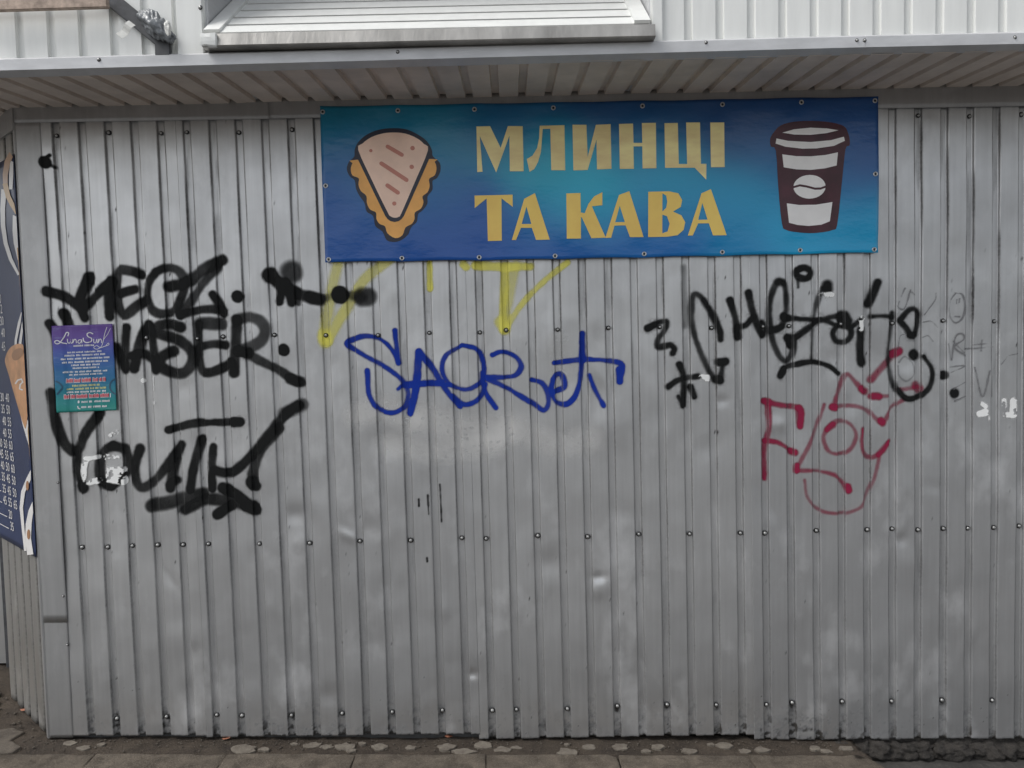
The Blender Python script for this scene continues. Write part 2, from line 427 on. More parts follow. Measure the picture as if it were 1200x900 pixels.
V, Fc = extrude_profile([(-.1755, -.0072, 0), side_pt(.022, 0, .0068), side_pt(.022, 0, .0048), (-.170, -.0040, 0)], ((0, 0, .035), (0, 0, zt0)))
mesh_obj('corner_return', V, Fc, FLASH, kiosk)

# ------------------------------------------------------------------ overhang: soffit, fascia and the white upper wall
YF = -.555
zs_b = at(500, 116)[2]; zs_f = at(600, 71.5, (0, YF, 0))[2]
XO0, XO1 = -1.6, 5.2
def tilt(x): return -.0050*max(0.0, 3.3-x)           # the overhang's front edge dips to the left
def soffit_sheet(x0, x1):
    k0, k1 = int(math.floor(x0/PT)), int(math.ceil(x1/PT))
    ss = lattice(k0, k1, 6)-.03; ss = ss[(ss > x0) & (ss < x1)]; ss = np.concatenate([[x0], ss, [x1]])
    ys = np.linspace(YF+.012, -.001 if x0 > -.3 else .9, 16)
    V = []
    for y in ys:
        for s in ss:
            zz = zs_b+(zs_f+tilt(s)*.45-zs_b)*(min(y, 0)/YF)
            V.append((s, y, zz+float(rib(s+.03))*1.3+.003*mnoise.noise(Vector((s*2.2, y*4, 1)))))
    m = len(ss); idx = np.arange(len(V)).reshape(len(ys), m)
    q = np.stack([idx[:-1, :-1], idx[1:, :-1], idx[1:, 1:], idx[:-1, 1:]], -1).reshape(-1, 4)
    o = mesh_obj('soffit_sheet', V, q, SOFFIT_M, kiosk)
    md = o.modifiers.new('thickness', 'SOLIDIFY'); md.thickness = .001; md.offset = -1
for a, b in ((XO0, -.3), (-.3, .85), (.85, 2.0), (2.0, 3.15), (3.15, 4.3), (4.3, XO1)):
    soffit_sheet(a, b)
# fascia: a bent strip, light front face and a returned lower lip, in three lengths
def zpx(px, py, y=YF): return at(px, py, (0, y, 0))[2]
zf_top = zpx(600, 52.5); zf_bot = zpx(600, 67.0); 
xa, xb = at(466, 65, (0, YF, 0))[0], at(1010, 50, (0, YF, 0))[0]
for i, (a, b) in enumerate(((XO0, xa), (xa-.02, xb), (xb-.02, 3.3), (3.3, XO1))):
    dy = -.0016*(i % 2)
    pr = [(0, YF-.016+dy, zf_top), (0, YF-.022+dy, zf_top-.006), (0, YF-.022+dy, zf_bot), (0, YF+.020, zf_bot-.012), (0, YF+.020, zf_bot-.010), (0, YF-.018, zf_bot+.003), (0, YF-.004, zf_top)]
    V, Fc = extrude_profile(pr, ((a, 0, tilt(a)), (b, 0, tilt(b))))
    f = mesh_obj('fascia_flashing', V, Fc, FASCIA_M, kiosk)
for (px, py) in ((116, 70), (466, 61), (827, 50), (1004, 47.5), (1013, 47.5), (1189, 44)):
    q = at(px, py, (0, YF-.022, 0)); put_screw(q[0], YF-.0225, q[2], kiosk, s=.62)
# upper wall sheets
def upper_sheet(x0, x1, phase):
    k0, k1 = int(math.floor((x0-phase)/PT)), int(math.ceil((x1-phase)/PT))
    ss = lattice(k0, k1, 6)+phase; ss = ss[(ss > x0) & (ss < x1)]; ss = np.concatenate([[x0], ss, [x1]])
    zz = np.linspace(zf_bot-.012, zf_top+1.0, 24)
    V = []
    for iz, z in enumerate(zz):
        for s in ss:
            if iz == 0: z = zf_bot+.003+tilt(s)
            V.append((s, YF+float(rib(s-phase))+.0016*mnoise.noise(Vector((s*3, z*2, 8))), z))
    m = len(ss); idx = np.arange(len(V)).reshape(len(zz), m)
    q = np.stack([idx[:-1, :-1], idx[:-1, 1:], idx[1:, 1:], idx[1:, :-1]], -1).reshape(-1, 4)
    o = mesh_obj('upper_cladding_sheet', V, q, WHITE_STEEL, kiosk)
    md = o.modifiers.new('thickness', 'SOLIDIFY'); md.thickness = .001; md.offset = 1.0
xp = lambda px, py, y=YF: at(px, py, (0, y, 0))[0]
upper_sheet(-1.6, xp(209, 30), xp(18, 40) % PT)
upper_sheet(xp(770, 30), 3.95, xp(911.7, 20) % PT)
upper_sheet(3.952, XO1, xp(911.7, 20) % PT)
mesh_obj('upper_wall_core', *(lambda bm: ([v.co[:] for v in bm.verts], [[v.index for v in f.verts] for f in bm.faces]))(box_bm(XO0, xp(240, 20), YF+.03, 2.4, zs_b+.05, zf_top+1.0)), DARK_M, kiosk)
mesh_obj('upper_wall_core', *(lambda bm: ([v.co[:] for v in bm.verts], [[v.index for v in f.verts] for f in bm.faces]))(box_bm(xp(762, 20), XO1, YF+.03, 2.4, zs_b+.05, zf_top+1.0)), DARK_M, kiosk)
bm_obj('roof_cap', box_bm(XO0-.03, XO1+.03, YF-.05, 2.45, zf_top+1.0, zf_top+1.05, .005), FASCIA_M, kiosk)

# ------------------------------------------------------------------ the sloping slatted shutter above the fascia
XL, XR = xp(243, 40), xp(762, 35)
zsh = zpx(500, 49, YF-.064)
sh = bm_obj('shutter', box_bm(XL+.005, XR-.005, YF+.02, YF+.055, zsh-.035, zsh+.012, .002), LIP_M, kiosk)
# bottom rail with a folded lip
V, Fc = extrude_profile([(0, YF-.062, zsh), (0, YF-.066, zsh+.004), (0, YF-.058, zsh+.047), (0, YF-.040, zsh+.050), (0, YF+.03, zsh+.035), (0, YF+.03, zsh+.002)], ((xp(237, 45, YF-.06), 0, 0), (xp(768, 38, YF-.06), 0, 0)))
mesh_obj('bottom_rail', V, Fc, LIP_M, sh)
SA = math.radians(37)
sdir = np.array([0, math.cos(SA), math.sin(SA)]); snor = np.array([0, -math.sin(SA), math.cos(SA)])
base = np.array([0, YF-.040, zsh+.048])
PS = .098
for i in range(5):
    a = base+sdir*(PS*i); 
    pr = [a-snor*.004, a+snor*.010, a+snor*.011+sdir*(PS-.022), a-snor*.003+sdir*(PS-.022)]
    V, Fc = extrude_profile(pr, ((XL+.012, 0, 0), (XR-.012, 0, 0)))
    mesh_obj('slat', V, Fc, WHITE_STEEL, sh)
def flange(x0, x1):
    a = base+snor*.015; b = a+sdir*.5
    V = [(x0, *(a+snor*.006)[1:]), (x1, *(a+snor*.006)[1:]), (x1, *(a+sdir*.5+snor*.006)[1:]), (x0, *(a+sdir*.5+snor*.006)[1:])]
    bm = bmesh.new(); vs = [bm.verts.new(v) for v in V]+[bm.verts.new(Vector(v)-Vector(snor)*.02) for v in V]
    for f in ((0, 1, 2, 3), (7, 6, 5, 4), (0, 4, 5, 1), (1, 5, 6, 2), (2, 6, 7, 3), (3, 7, 4, 0)): bm.faces.new([vs[i] for i in f])
    bm_obj('side_flange', bm, WHITE_STEEL, sh)
flange(XL+.006, XL+.062); flange(XR-.066, XR-.008)
# crumpled corner piece at the left end of the rail
bm = box_bm(xp(235, 45, YF-.068), xp(254, 45, YF-.068), YF-.075, YF-.052, zsh-.001, zsh+.045, .003)
bmesh.ops.subdivide_edges(bm, edges=bm.edges[:], cuts=2, use_grid_fill=True)
for v_ in bm.verts: v_.co += Vector((mnoise.noise(v_.co*40), mnoise.noise(v_.co*40+Vector((5, 0, 0))), mnoise.noise(v_.co*40+Vector((0, 9, 0)))))*.004
bm_obj('end_cap', bm, WHITE_STEEL, sh)
# frame posts either side, cheeks of the opening
for (pa, pb, nm) in ((209, 240, 'frame_post'), (763, 776, 'frame_post')):
    bm_obj(nm, box_bm(xp(pa, 30), xp(pb, 30), YF-.018, YF+.05, zf_top-.034, zf_top+.95, .004), WHITE_STEEL, kiosk)
q = at(235, 9, (0, YF-.018, 0)); put_screw(q[0], YF-.0185, q[2], kiosk, s=.7)
bm_obj('opening_cheek', box_bm(XL-.02, XL+.002, YF+.01, YF+.75, zs_b+.012, zf_top+.9), FASCIA_M, kiosk)
bm_obj('opening_cheek', box_bm(XR-.002, XR+.02, YF+.01, YF+.75, zs_b+.012, zf_top+.9), FASCIA_M, kiosk)
bm_obj('opening_sill', box_bm(XL-.02, XR+.02, YF-.003, YF+.05, zf_top-.045, zf_top-.012), FASCIA_M, kiosk)

# rusty angle iron and the bent steel strut at the top left
YS = YF-.05
qa, qb = at(-40, 8.5, (0, YS, 0)), at(127, 3.5, (0, YS, 0))
bar('rusty_angle_iron', qa, qb, .037, .02, RUST_M, kiosk)
YT = YF-.0125
p1, p2, p3 = at(112, -16, (0, YT, 0)), at(190, 48, (0, YT, 0)), at(191.5, 68, (0, YT, 0))
bar('strut', p1, p2, .054, .018, STRUT_M, kiosk)
bar('strut_foot', p2+np.array([.004, 0, .02]), p3, .055, .0175, STRUT_M, kiosk)

# grey plastic bag wrapped round the strut
bc = at(184, 31, (0, YF-.032, 0))
bag = thing('plastic_bag', 'crumpled grey plastic bag wrapped round the bent strut at the top left', 'plastic bag', (bc[0], bc[1], bc[2]-.05))
bm = bmesh.new(); bmesh.ops.create_icosphere(bm, subdivisions=5, radius=1.0)
ax = Vector(p2)-Vector(p1); ax.normalize(); sx = ax.cross(Vector((0, 1, 0))).normalized(); sy = ax.cross(sx)
for v_ in bm.verts:
    c = v_.co.copy()
    r = 1.0+.42*mnoise.noise(c*1.4+Vector((3, 1, 7)))+.20*mnoise.noise(Vector((c.x*2.2, c.y*2.2, c.z*6+c.x*2)))+.05*mnoise.noise(c*8)
    k = Vector((c.x*.034, c.y*.030, c.z*.072))*r
    wpos = sx*k.x+sy*k.y+ax*k.z+Vector(bc)
    if k.z < -.02 and c.x > 0: wpos.z += .006
    v_.co = wpos
bm_obj('bag_film', bm, BAG_M, bag, True)
ta, tb = at(155, 27, (0, YS-.07, 0)), at(140, 43, (0, YS-.085, 0))
bm = bmesh.new(); d = Vector(tb)-Vector(ta); sd_ = d.cross(Vector((0, 1, 0))).normalized()*.014
prev = None
for i in range(9):
    c = Vector(ta)+d*(i/8)+Vector((0, -.006*math.sin(i*.9), 0))
    cur = (bm.verts.new(c-sd_), bm.verts.new(c+sd_))
    if prev: bm.faces.new((prev[0], prev[1], cur[1], cur[0]))
    prev = cur
o = bm_obj('tape_end', bm, TAPE_M, bag); o.modifiers.new('t', 'SOLIDIFY').thickness = .0008
bt = at(197, 33, (0, YS-.075, 0))
bm = bmesh.new(); bmesh.ops.create_icosphere(bm, subdivisions=3, radius=.016)
for v_ in bm.verts: v_.co = Vector((v_.co.x*.7, v_.co.y*.6, v_.co.z*1.5))*(1+.5*mnoise.noise(v_.co*90))+Vector(bt)
bm_obj('bag_knot', bm, TAPE_M, bag)

# ------------------------------------------------------------------ ground
GS = -.0235
def gz(x): return .030+GS*(x+.16)                # top of the concrete ledge, falling gently to the right
G0, GN = (-.16, 0, .030), (-GS, 0, 1)
def ground_mat(name, c_dark, c_mid, c_light, scale, bmp, rough=.9):
    m, nt, b = new_mat(name)
    a = noise_node(nt, scale, 8, .65); f = noise_node(nt, scale*14, 4, .7); g = noise_node(nt, scale*60, 2, .6)
    c = mixc(nt, ramp(nt, a, .35, .65), c_dark+(1,), c_mid+(1,))
    c = mixc(nt, mth(nt, 'MULTIPLY', ramp(nt, f, .52, .75), .65), c, c_light+(1,))
    c = mixc(nt, mth(nt, 'MULTIPLY', ramp(nt, g, .55, .7), .5), c, c_dark+(1,))
    nt.links.new(c, b.inputs['Base Color']); b.inputs['Roughness'].default_value = rough
    p = bump(nt, b, f, bmp, .02); bump(nt, b, g, bmp*.7, .004, p)
    return m
ASPHALT = ground_mat('asphalt', (.035, .033, .031), (.062, .058, .054), (.11, .10, .09), 3, .5)
DIRTY = ground_mat('dirty_concrete', (.045, .033, .024), (.10, .077, .056), (.20, .16, .122), 7, 1.2)
KERB_M = ground_mat('kerb_concrete', (.10, .080, .060), (.24, .20, .155), (.42, .37, .30), 11, 1.2)
STONE_M = ground_mat('rubble_stone', (.03, .027, .024), (.075, .066, .058), (.15, .135, .12), 12, .9)
PAVE_M = ground_mat('broken_paving', (.10, .083, .066), (.22, .188, .152), (.38, .335, .28), 16, 1.0)
FLAKE_M = ground_mat('pale_mortar_flake', (.12, .10, .08), (.21, .185, .15), (.33, .30, .255), 40, .5)

V = []; Fc = []
xs_ = [-400, -60, -12, -5]+list(np.linspace(-3, 7, 41))+[10, 18, 60, 400]
ys_ = [-400, -60, -15, -6, -3]+list(np.linspace(-1.5, 3, 19))+[6, 15, 60, 400]
for y in ys_:
    for x in xs_:
        xx = max(-6, min(9, x))
        V.append((x, y, gz(xx)-.085+.004*mnoise.noise(Vector((x*1.7, y*1.7, 0)))))
m_ = len(xs_); idx = np.arange(len(V)).reshape(len(ys_), m_)
structure(mesh_obj('ground', V, np.stack([idx[:-1, :-1], idx[:-1, 1:], idx[1:, 1:], idx[1:, :-1]], -1).reshape(-1, 4), ASPHALT, None, True))

# unseen paving, added to bounce light up to the soffit
BOUNCE_PAVE = ground_mat('bounce_paving_mat', (.11, .106, .102), (.16, .155, .15), (.21, .205, .195), 4, .4)
V = []; xs = np.linspace(-14, 18, 65); ys = np.linspace(-7.0, -.95, 13)
for y in ys:
    for x in xs: V.append((x, y, gz(max(-6, min(9, x)))-.076))
idx = np.arange(len(V)).reshape(len(ys), len(xs))
structure(mesh_obj('bounce_paving', V, np.stack([idx[:-1, :-1], idx[:-1, 1:], idx[1:, 1:], idx[1:, :-1]], -1).reshape(-1, 4), BOUNCE_PAVE))

# concrete ledge along the foot of the wall
xe = at(1006, 864, G0, GN)[0]
YK = at(570, 885.5, G0, GN)[1]
def ledge():
    xs = np.arange(-2.2, xe+.001, .02); 
    ys = np.concatenate([np.arange(YK-.01, .06, .012)])
    V = []; 
    for j, y in enumerate(ys):
        for x in xs:
            z = gz(x)+.007*mnoise.noise(Vector((x*5, y*9, 2)))+.004*mnoise.noise(Vector((x*21, y*24, 5)))-.006
            xx = x
            if x > xe-.03: xx = x-(y-ys[0])*.35
            V.append((xx, y, z))
    m = len(xs); n = len(ys); idx = np.arange(len(V)).reshape(n, m)
    F = list(np.stack([idx[:-1, :-1], idx[:-1, 1:], idx[1:, 1:], idx[1:, :-1]], -1).reshape(-1, 4))
    # sides going down to the asphalt
    k = len(V); edge = [idx[0, i] for i in range(m)]+[idx[j, -1] for j in range(1, n)]
    for e in edge: V.append((V[e][0]+.008, V[e][1], V[e][2]-.12))
    for i in range(len(edge)-1): F.append((edge[i+1], edge[i], k+i, k+i+1))
    return mesh_obj('ledge', V, F, DIRTY, None, True)
ledge_o = structure(ledge())
# ground left of the corner, behind the ledge line
V = []; xs = np.arange(-4.5, .3, .05); ys = np.arange(.05, 5.0, .06)
for y in ys:
    for x in xs: V.append((x, y, gz(x)-.008+.012*mnoise.noise(Vector((x*3.3, y*3.3, 9)))))
idx = np.arange(len(V)).reshape(len(ys), len(xs))
side_pave = structure(mesh_obj('paving', V, np.stack([idx[:-1, :-1], idx[:-1, 1:], idx[1:, 1:], idx[1:, :-1]], -1).reshape(-1, 4), DIRTY, None, True))
V = []; xs = np.arange(-4.5, -2.15, .05); ys = np.arange(-.5, .11, .06)
def slab_piece(cx, cy, r, h, n=7, sq=1.0, seed=0, flatback=0):
    """flat irregular stone: bevelled polygon prism"""
    rr = random.Random(seed); bm = bmesh.new(); top = []; bot = []; mid = []
    a0 = rr.uniform(0, 6)
    for i in range(n):
        a = a0+2*math.pi*i/n+rr.uniform(-1.4, 1.4)/n; q = r*rr.uniform(.68, 1.12)*(1 if math.sin(a) < 0 or flatback == 0 else flatback)
        dx, dy = math.cos(a)*q, math.sin(a)*q*sq
        z = gz(cx+dx)
        top.append(bm.verts.new((cx+dx*.86, cy+dy*.86, z+h*rr.uniform(.8, 1.15)))); mid.append(bm.verts.new((cx+dx, cy+dy, z+h*.55))); bot.append(bm.verts.new((cx+dx, cy+dy, z-.03)))
    bm.faces.new(top)
    for a, b in ((mid, top), (bot, mid)):
        for i in range(n): bm.faces.new((a[i], a[(i+1) % n], b[(i+1) % n], b[i]))
    return bm
k = 0
for i in range(9):
    for j in range(10):
        x = -1.15+.135*i+random.uniform(-.03, .03)+(.06 if j % 2 else 0); y = -.085+.135*j+random.uniform(-.03, .03)
        s = np.array([x-CX, y-CY]) @ NS[:2]
        if s < .07 and y > -.02 and x < .0: continue
        if x > -.06 or (y < -.02 and x > -.22): continue
        k += 1
        bm_obj('paving_stone', slab_piece(x, y, random.uniform(.075,.092), random.uniform(.003,.009), random.choice([9,11,12]), 1.0, 100+k), PAVE_M, side_pave, True)
# kerb stones
kerb = structure(bm_obj('kerb', box_bm(-2.2, at(1020, 890, G0, GN)[0]-.02, YK-.15, YK-.022, -.22, -.165), DIRTY))
kb = [at(px, 890, G0, GN)[0] for px in (-204, -48, 107, 262, 415, 570, 725, 880, 1030)]
for i in range(len(kb)-1):
    a, b = kb[i]+.001, kb[i+1]-.001
    bm = box_bm(a, b, YK-.17, YK+.004, -.13, .0, .004, 1)
    bmesh.ops.subdivide_edges(bm, edges=[e for e in bm.edges if e.calc_length() > .1], cuts=14, use_grid_fill=True)
    bmesh.ops.triangulate(bm, faces=[f for f in bm.faces if len(f.verts) > 4])
    tilt = random.uniform(-.004, .004); lift = random.uniform(-.003, .004)
    for v_ in bm.verts:
        c = v_.co
        nz = Vector((mnoise.noise(c*9+Vector((i, 0, 0))), mnoise.noise(c*9+Vector((0, i, 7))), mnoise.noise(c*9+Vector((3, 0, i)))))
        c.z += gz(c.x)+.003+lift+tilt*(c.x-a)/(b-a); c += nz*.006
        chip = mnoise.noise(Vector((c.x*13+i*7, c.y*13, 3)))
        if c.z > gz(c.x)-.02 and chip > .25: c.z -= (chip-.25)*.02
        if i == len(kb)-2 and c.x > b-.05: c.x -= max(0, (c.y-(YK-.1)))*.55
    bm_obj('kerb_stone', bm, KERB_M, kerb, True)
# pale mortar flakes on the ledge
fl = [(366, 874, 9), (383, 876, 7), (403, 876, 12), (412, 880, 6), (425, 872, 5), (445, 876, 9), (481, 877, 6), (524, 876, 10), (543, 880, 14), (566, 874, 11), (588, 878, 12), (605, 876, 8),
      (665, 882, 12), (664, 873, 3), (690, 876, 8), (727, 876, 9), (757, 880, 7), (771, 876, 7), (808, 881, 8), (848, 874, 10), (833, 873, 4), (891, 878, 11), (872, 881, 7), (955, 878, 7), (968, 881, 7), (992, 878, 8), (310, 878, 8), (285, 879, 14), (82, 872, 8), (100, 876, 9), (119, 873, 5), (345, 872, 5)]
for i, (px, py, r) in enumerate(fl):
    q = at(px, py-1, G0, GN)
    bm = slab_piece(q[0], q[1], r*.0037*1.2, .0005+.0028*random.random(), 13, .66, 500+i, random.choice([0, .5, 1]))
    bm_obj('mortar_flake', bm, FLAKE_M, ledge_o)
# rubble under the wall to the right of the ledge
found = bm_obj('rubble_foundation', box_bm(xe-.4, 4.93, .02, .3, -.30, -.045), STONE_M, kiosk)
sx_ = xe-.08
i = 0
while sx_ < 4.6:
    r = random.uniform(.035, .07)
    bm = bmesh.new(); bmesh.ops.create_icosphere(bm, subdivisions=4, radius=1.0)
    off = Vector((i*3.1, 0, 0))
    for v_ in bm.verts:
        c = v_.co.copy(); k = 1+.5*mnoise.noise(c*1.3+off)+.28*mnoise.noise(c*3.1+off)+.14*mnoise.noise(c*7+off)
        v_.co = Vector((sx_+c.x*r*1.25*k, .012+c.y*.045*k, gz(sx_)-.052+c.z*.044*k))
    bm_obj('stone', bm, STONE_M, found, True)
    sx_ += r*1.75; i += 1
# loose grit on the ledge and by the corner: nobody could count it
rg = random.Random(5); bm = bmesh.new()
for i in range(700):
    if i < 420: x = rg.uniform(-.9, 3.45); y = YK+.012+(abs(rg.gauss(0, .6)) % 1)*(-YK-.02); y = -.004-abs(y-(-.004))*rg.random()
    else: x = rg.uniform(-1.1, -.15); y = rg.uniform(-.1, .9)
    if i >= 420 and (np.array([x-CX, y-CY]) @ NS[:2]) < .02 and y > 0: continue
    r = rg.choice([.0015, .002, .0025, .003, .0045, .007 if i >= 420 else .004])
    mt = Matrix.Translation((x, y, gz(x)-.002)) @ Matrix.Rotation(rg.uniform(0, 6), 4, 'Z') @ Matrix.Diagonal((r*rg.uniform(.8, 1.6), r, r*.8, 1))
    bmesh.ops.create_icosphere(bm, subdivisions=1, radius=1.0, matrix=mt)
g_ = bm_obj('grit', bm, PAVE_M); g_['kind'] = 'stuff'; g_['label'] = 'loose pale grit scattered on the dirty ledge along the wall'; g_['category'] = 'grit'
# small litter: dry leaves and pebbles at the foot of the wall
LEAF_M = simple('dry_leaf', (.30, .12, .07), .7, 0, .4, 60)
leaf_lab = {'a': 'small reddish dry leaf at the wall foot below the letters of the left graffiti'}
for i, (px, py, lab) in enumerate(((265, 867, 'small reddish dry leaf at the wall foot in the left third'), (526, 864, 'reddish dry leaf under the raised sheet edge near the middle'), (28, 833, 'reddish scrap of leaf beside the side wall at far left'))):
    q = at(px, py, G0, GN); bm = bmesh.new()
    pts = [(-1, 0), (-.5, .45), (.2, .5), (1, .05), (.3, -.4), (-.4, -.45)]
    c = bm.verts.new((q[0], q[1], q[2]+.008)); ring = [bm.verts.new((q[0]+a*.02, q[1]+b*.02, q[2]+.004+.006*random.random())) for a, b in pts]
    for j in range(6): bm.faces.new((c, ring[j], ring[(j+1) % 6]))
    o = bm_obj('dry_leaf', bm, LEAF_M); o.modifiers.new('t', 'SOLIDIFY').thickness = .0006
    tag(o, lab, 'leaf', 'dry leaves at the foot of the wall')

# ------------------------------------------------------------------ the neighbouring metal wall glimpsed at far left
yn = at(8, 779, G0, GN)[1]
xn = at(11, 760, (0, yn, 0))[0]
nb = thing('neighbouring_kiosk', 'dark grey metal stall wall glimpsed behind the kiosk at far left', 'kiosk', (xn-.5, yn, gz(xn)))
V = []; ss = lattice(-12, 0, 6)
for z in np.linspace(gz(xn)+.01, 2.5, 20):
    for s in ss: V.append((xn+s, yn+float(rib(s)), z))
idx = np.arange(len(V)).reshape(20, len(ss))
mesh_obj('cladding_sheet', V, np.stack([idx[:-1, :-1], idx[:-1, 1:], idx[1:, 1:], idx[1:, :-1]], -1).reshape(-1, 4), FLASH, nb, True)
bm_obj('dark_gap_strip', box_bm(xn-.012, xn+.035, yn-.02, yn+.05, gz(xn)-.02, 2.5, .004), STRUT_M, nb)  # dark strip standing in for the shaded gap between the two walls
bm_obj('filler_core', box_bm(xn-1.37, xn+.03, yn+.051, yn+1.6, gz(xn)-.02, 2.49), DARK_M, nb)
bm_obj('roof', box_bm(xn-1.5, xn+.06, yn-.1, yn+1.7, 2.5, 2.56, .01), FASCIA_M, nb)

# ------------------------------------------------------------------ printed banner over the wall
def lin(r, g, b):
    f = lambda c: ((c/255+.055)/1.055)**2.4 if c > 10 else c/255/12.92
    return (f(r), f(g), f(b))
YB = -.027
def banner_y(x, z):
    x = np.asarray(x, float); z = np.asarray(z, float)
    u = (x-1.17)/2.454
    w1 = .0062*np.sin(x*4.1+z*1.5)*np.cos(z*3.3+x*.7)+.0030*np.sin(x*9+z*7)+.0016*np.sin(x*23-z*15)*np.sin(x*3+1)
    top = np.clip((z-2.70-ZW+.02)/.05, 0, 1); bot = np.clip((2.10+ZW-z)/.05, 0, 1)
    puck = 0
    for ex in np.linspace(1.20, 3.60, 8):
        for ez in (2.20, 2.82): puck = puck+.0045*np.exp(-((x-ex)/.05)**2-((z-ez)/.045)**2)
    return YB+puck+w1*(1-.6*np.maximum(top, bot))+.002*np.sin(u*2*math.pi*7)*np.maximum(top, bot)
m, nt, b = new_mat('vinyl_print')
a = N(nt, 'ShaderNodeAttribute', attribute_name='print'); nt.links.new(a.outputs['Color'], b.inputs['Base Color'])
b.inputs['Roughness'].default_value = .30; b.inputs['Specular IOR Level'].default_value = .55
bump(nt, b, noise_node(nt, 5, 4, .55, (1, 1, 2)), .22, .03)
VINYL = m
def flat_mat(name, col, rough=.36, var=.05):
    return simple(name, col, rough, 0, var, 12, 0)
def corner(px, py): q = at(px, py, (0, YB, 0)); return np.array([q[0], q[2]])
c00, c10, c11, c01 = corner(381, 307.5), corner(1029.5, 296), corner(1030, 112.5), corner(375, 124)
banner = thing('banner', 'blue printed vinyl banner with gold letters, a crepe and a coffee cup, under the overhang', 'banner', (2.4, YB, 2.18))
nu, nv = 150, 46
blobs = [(.00, 1., (14, 92, 120), .20), (.0, .35, (18, 62, 128), .22), (.0, 0., (16, 58, 126), .25), (.2, .75, (12, 96, 130), .14), (.17, .45, (14, 78, 132), .12), (.2, .1, (16, 56, 126), .2), (.38, .55, (8, 120, 150), .10), (.45, .45, (4, 132, 166), .12),
         (.32, .95, (20, 72, 118), .12), (.4, .15, (14, 62, 132), .14), (.55, .95, (26, 58, 108), .14), (.6, .1, (14, 74, 140), .12), (.62, .5, (6, 116, 158), .12), (.75, .9, (28, 54, 104), .16), (.75, .35, (4, 112, 158), .12),
         (.75, .05, (10, 96, 150), .1), (.9, .9, (30, 54, 106), .2), (.98, .6, (28, 60, 118), .12), (.97, .15, (2, 112, 160), .14), (.86, .2, (2, 118, 166), .12), (.86, .55, (14, 84, 140), .1)]
V = []; COL = []
for j in range(nv):
    for i in range(nu):
        u, v_ = i/(nu-1), j/(nv-1)
        q = (c00*(1-u)+c10*u)*(1-v_)+(c01*(1-u)+c11*u)*v_
        q = q+np.array([0, (.0035*abs(math.sin(u*math.pi*7)))*((1-v_)**8-v_**8)-.004*math.sin(u*math.pi*1.0)*(1-v_)**3])
        V.append((q[0], float(banner_y(q[0], q[1])), q[1]))
        wsum = 0; acc = np.zeros(3)
        uu = u+.03*mnoise.noise(Vector((u*6, v_*3, 0))); vv = v_+.12*mnoise.noise(Vector((u*5, v_*2.5, 4)))
        for (bu, bv, col, s) in blobs:
            wgt = math.exp(-(((uu-bu)*1.0)**2+((vv-bv)*.32)**2)/(s*.62)**2*1.0)+1e-6
            acc += wgt*np.array(lin(*col)); wsum += wgt
        COL.append(tuple(acc/wsum*np.array([.9, 2.05, 1.75]))+(1,))
idx = np.arange(nu*nv).reshape(nv, nu)
o = mesh_obj('vinyl_sheet', V, np.stack([idx[:-1, :-1], idx[:-1, 1:], idx[1:, 1:], idx[1:, :-1]], -1).reshape(-1, 4), VINYL, banner, True, {'print': np.array(COL)})
md = o.modifiers.new('thickness', 'SOLIDIFY'); md.thickness = .0008; md.offset = -1.0

def print_shape(name, loops_px, mat, parent, layer, surf=banner_y, y0=None, label=None, maxlen=.03):
    """flat print following the banner's surface: outer loop and holes given as points of the photograph"""
    y0 = YB if y0 is None else y0
    loops = [[Vector((*at(px, py, (0, y0, 0))[[0, 2]], 0)) for px, py in lp] for lp in loops_px]
    flat = [p for lp in loops for p in lp]
    tris = tessellate_polygon(loops)
    bm = bmesh.new(); vs = [bm.verts.new((p.x, 0, p.y)) for p in flat]
    for t in tris:
        try: f = bm.faces.new([vs[i] for i in t])
        except ValueError: pass
    for it in range(4):
        es = [e for e in bm.edges if e.calc_length() > maxlen]
        if not es: break
        bmesh.ops.subdivide_edges(bm, edges=es, cuts=1)
        bmesh.ops.triangulate(bm, faces=bm.faces[:])
    for f in bm.faces:
        f.normal_update()
        if f.normal.y > 0: f.normal_flip()
    for v_ in bm.verts: v_.co.y = float(surf(v_.co.x, v_.co.z))-.0007*layer-.0003
    o = bm_obj(name, bm, mat, parent)
    if label: o['label'] = label
    return o
GOLD1 = simple('gold_print_upper', lin(250, 222, 158), .4, 0, .20, 4, stretch=(1, 1, 3)); GOLD2 = simple('gold_print_lower', lin(253, 212, 110), .4, 0, .10, 5)
NAVY = flat_mat('navy_print', (.008, .010, .028)); CRUST = flat_mat('orange_print', lin(240, 176, 92), var=.12); CREAM = flat_mat('cream_print', lin(248, 212, 190), var=.08)
BROWN = flat_mat('brown_print', lin(200, 130, 112)); MAROON = flat_mat('maroon_print', (.055, .008, .018), var=.35); WHITEP = flat_mat('pale_print', lin(240, 238, 236))
zl = lambda pts: [(545+x/5.625, 130+y/5.625) for x, y in pts]
zr = lambda pts: [(695+x/5.625, 130+y/5.625) for x, y in pts]
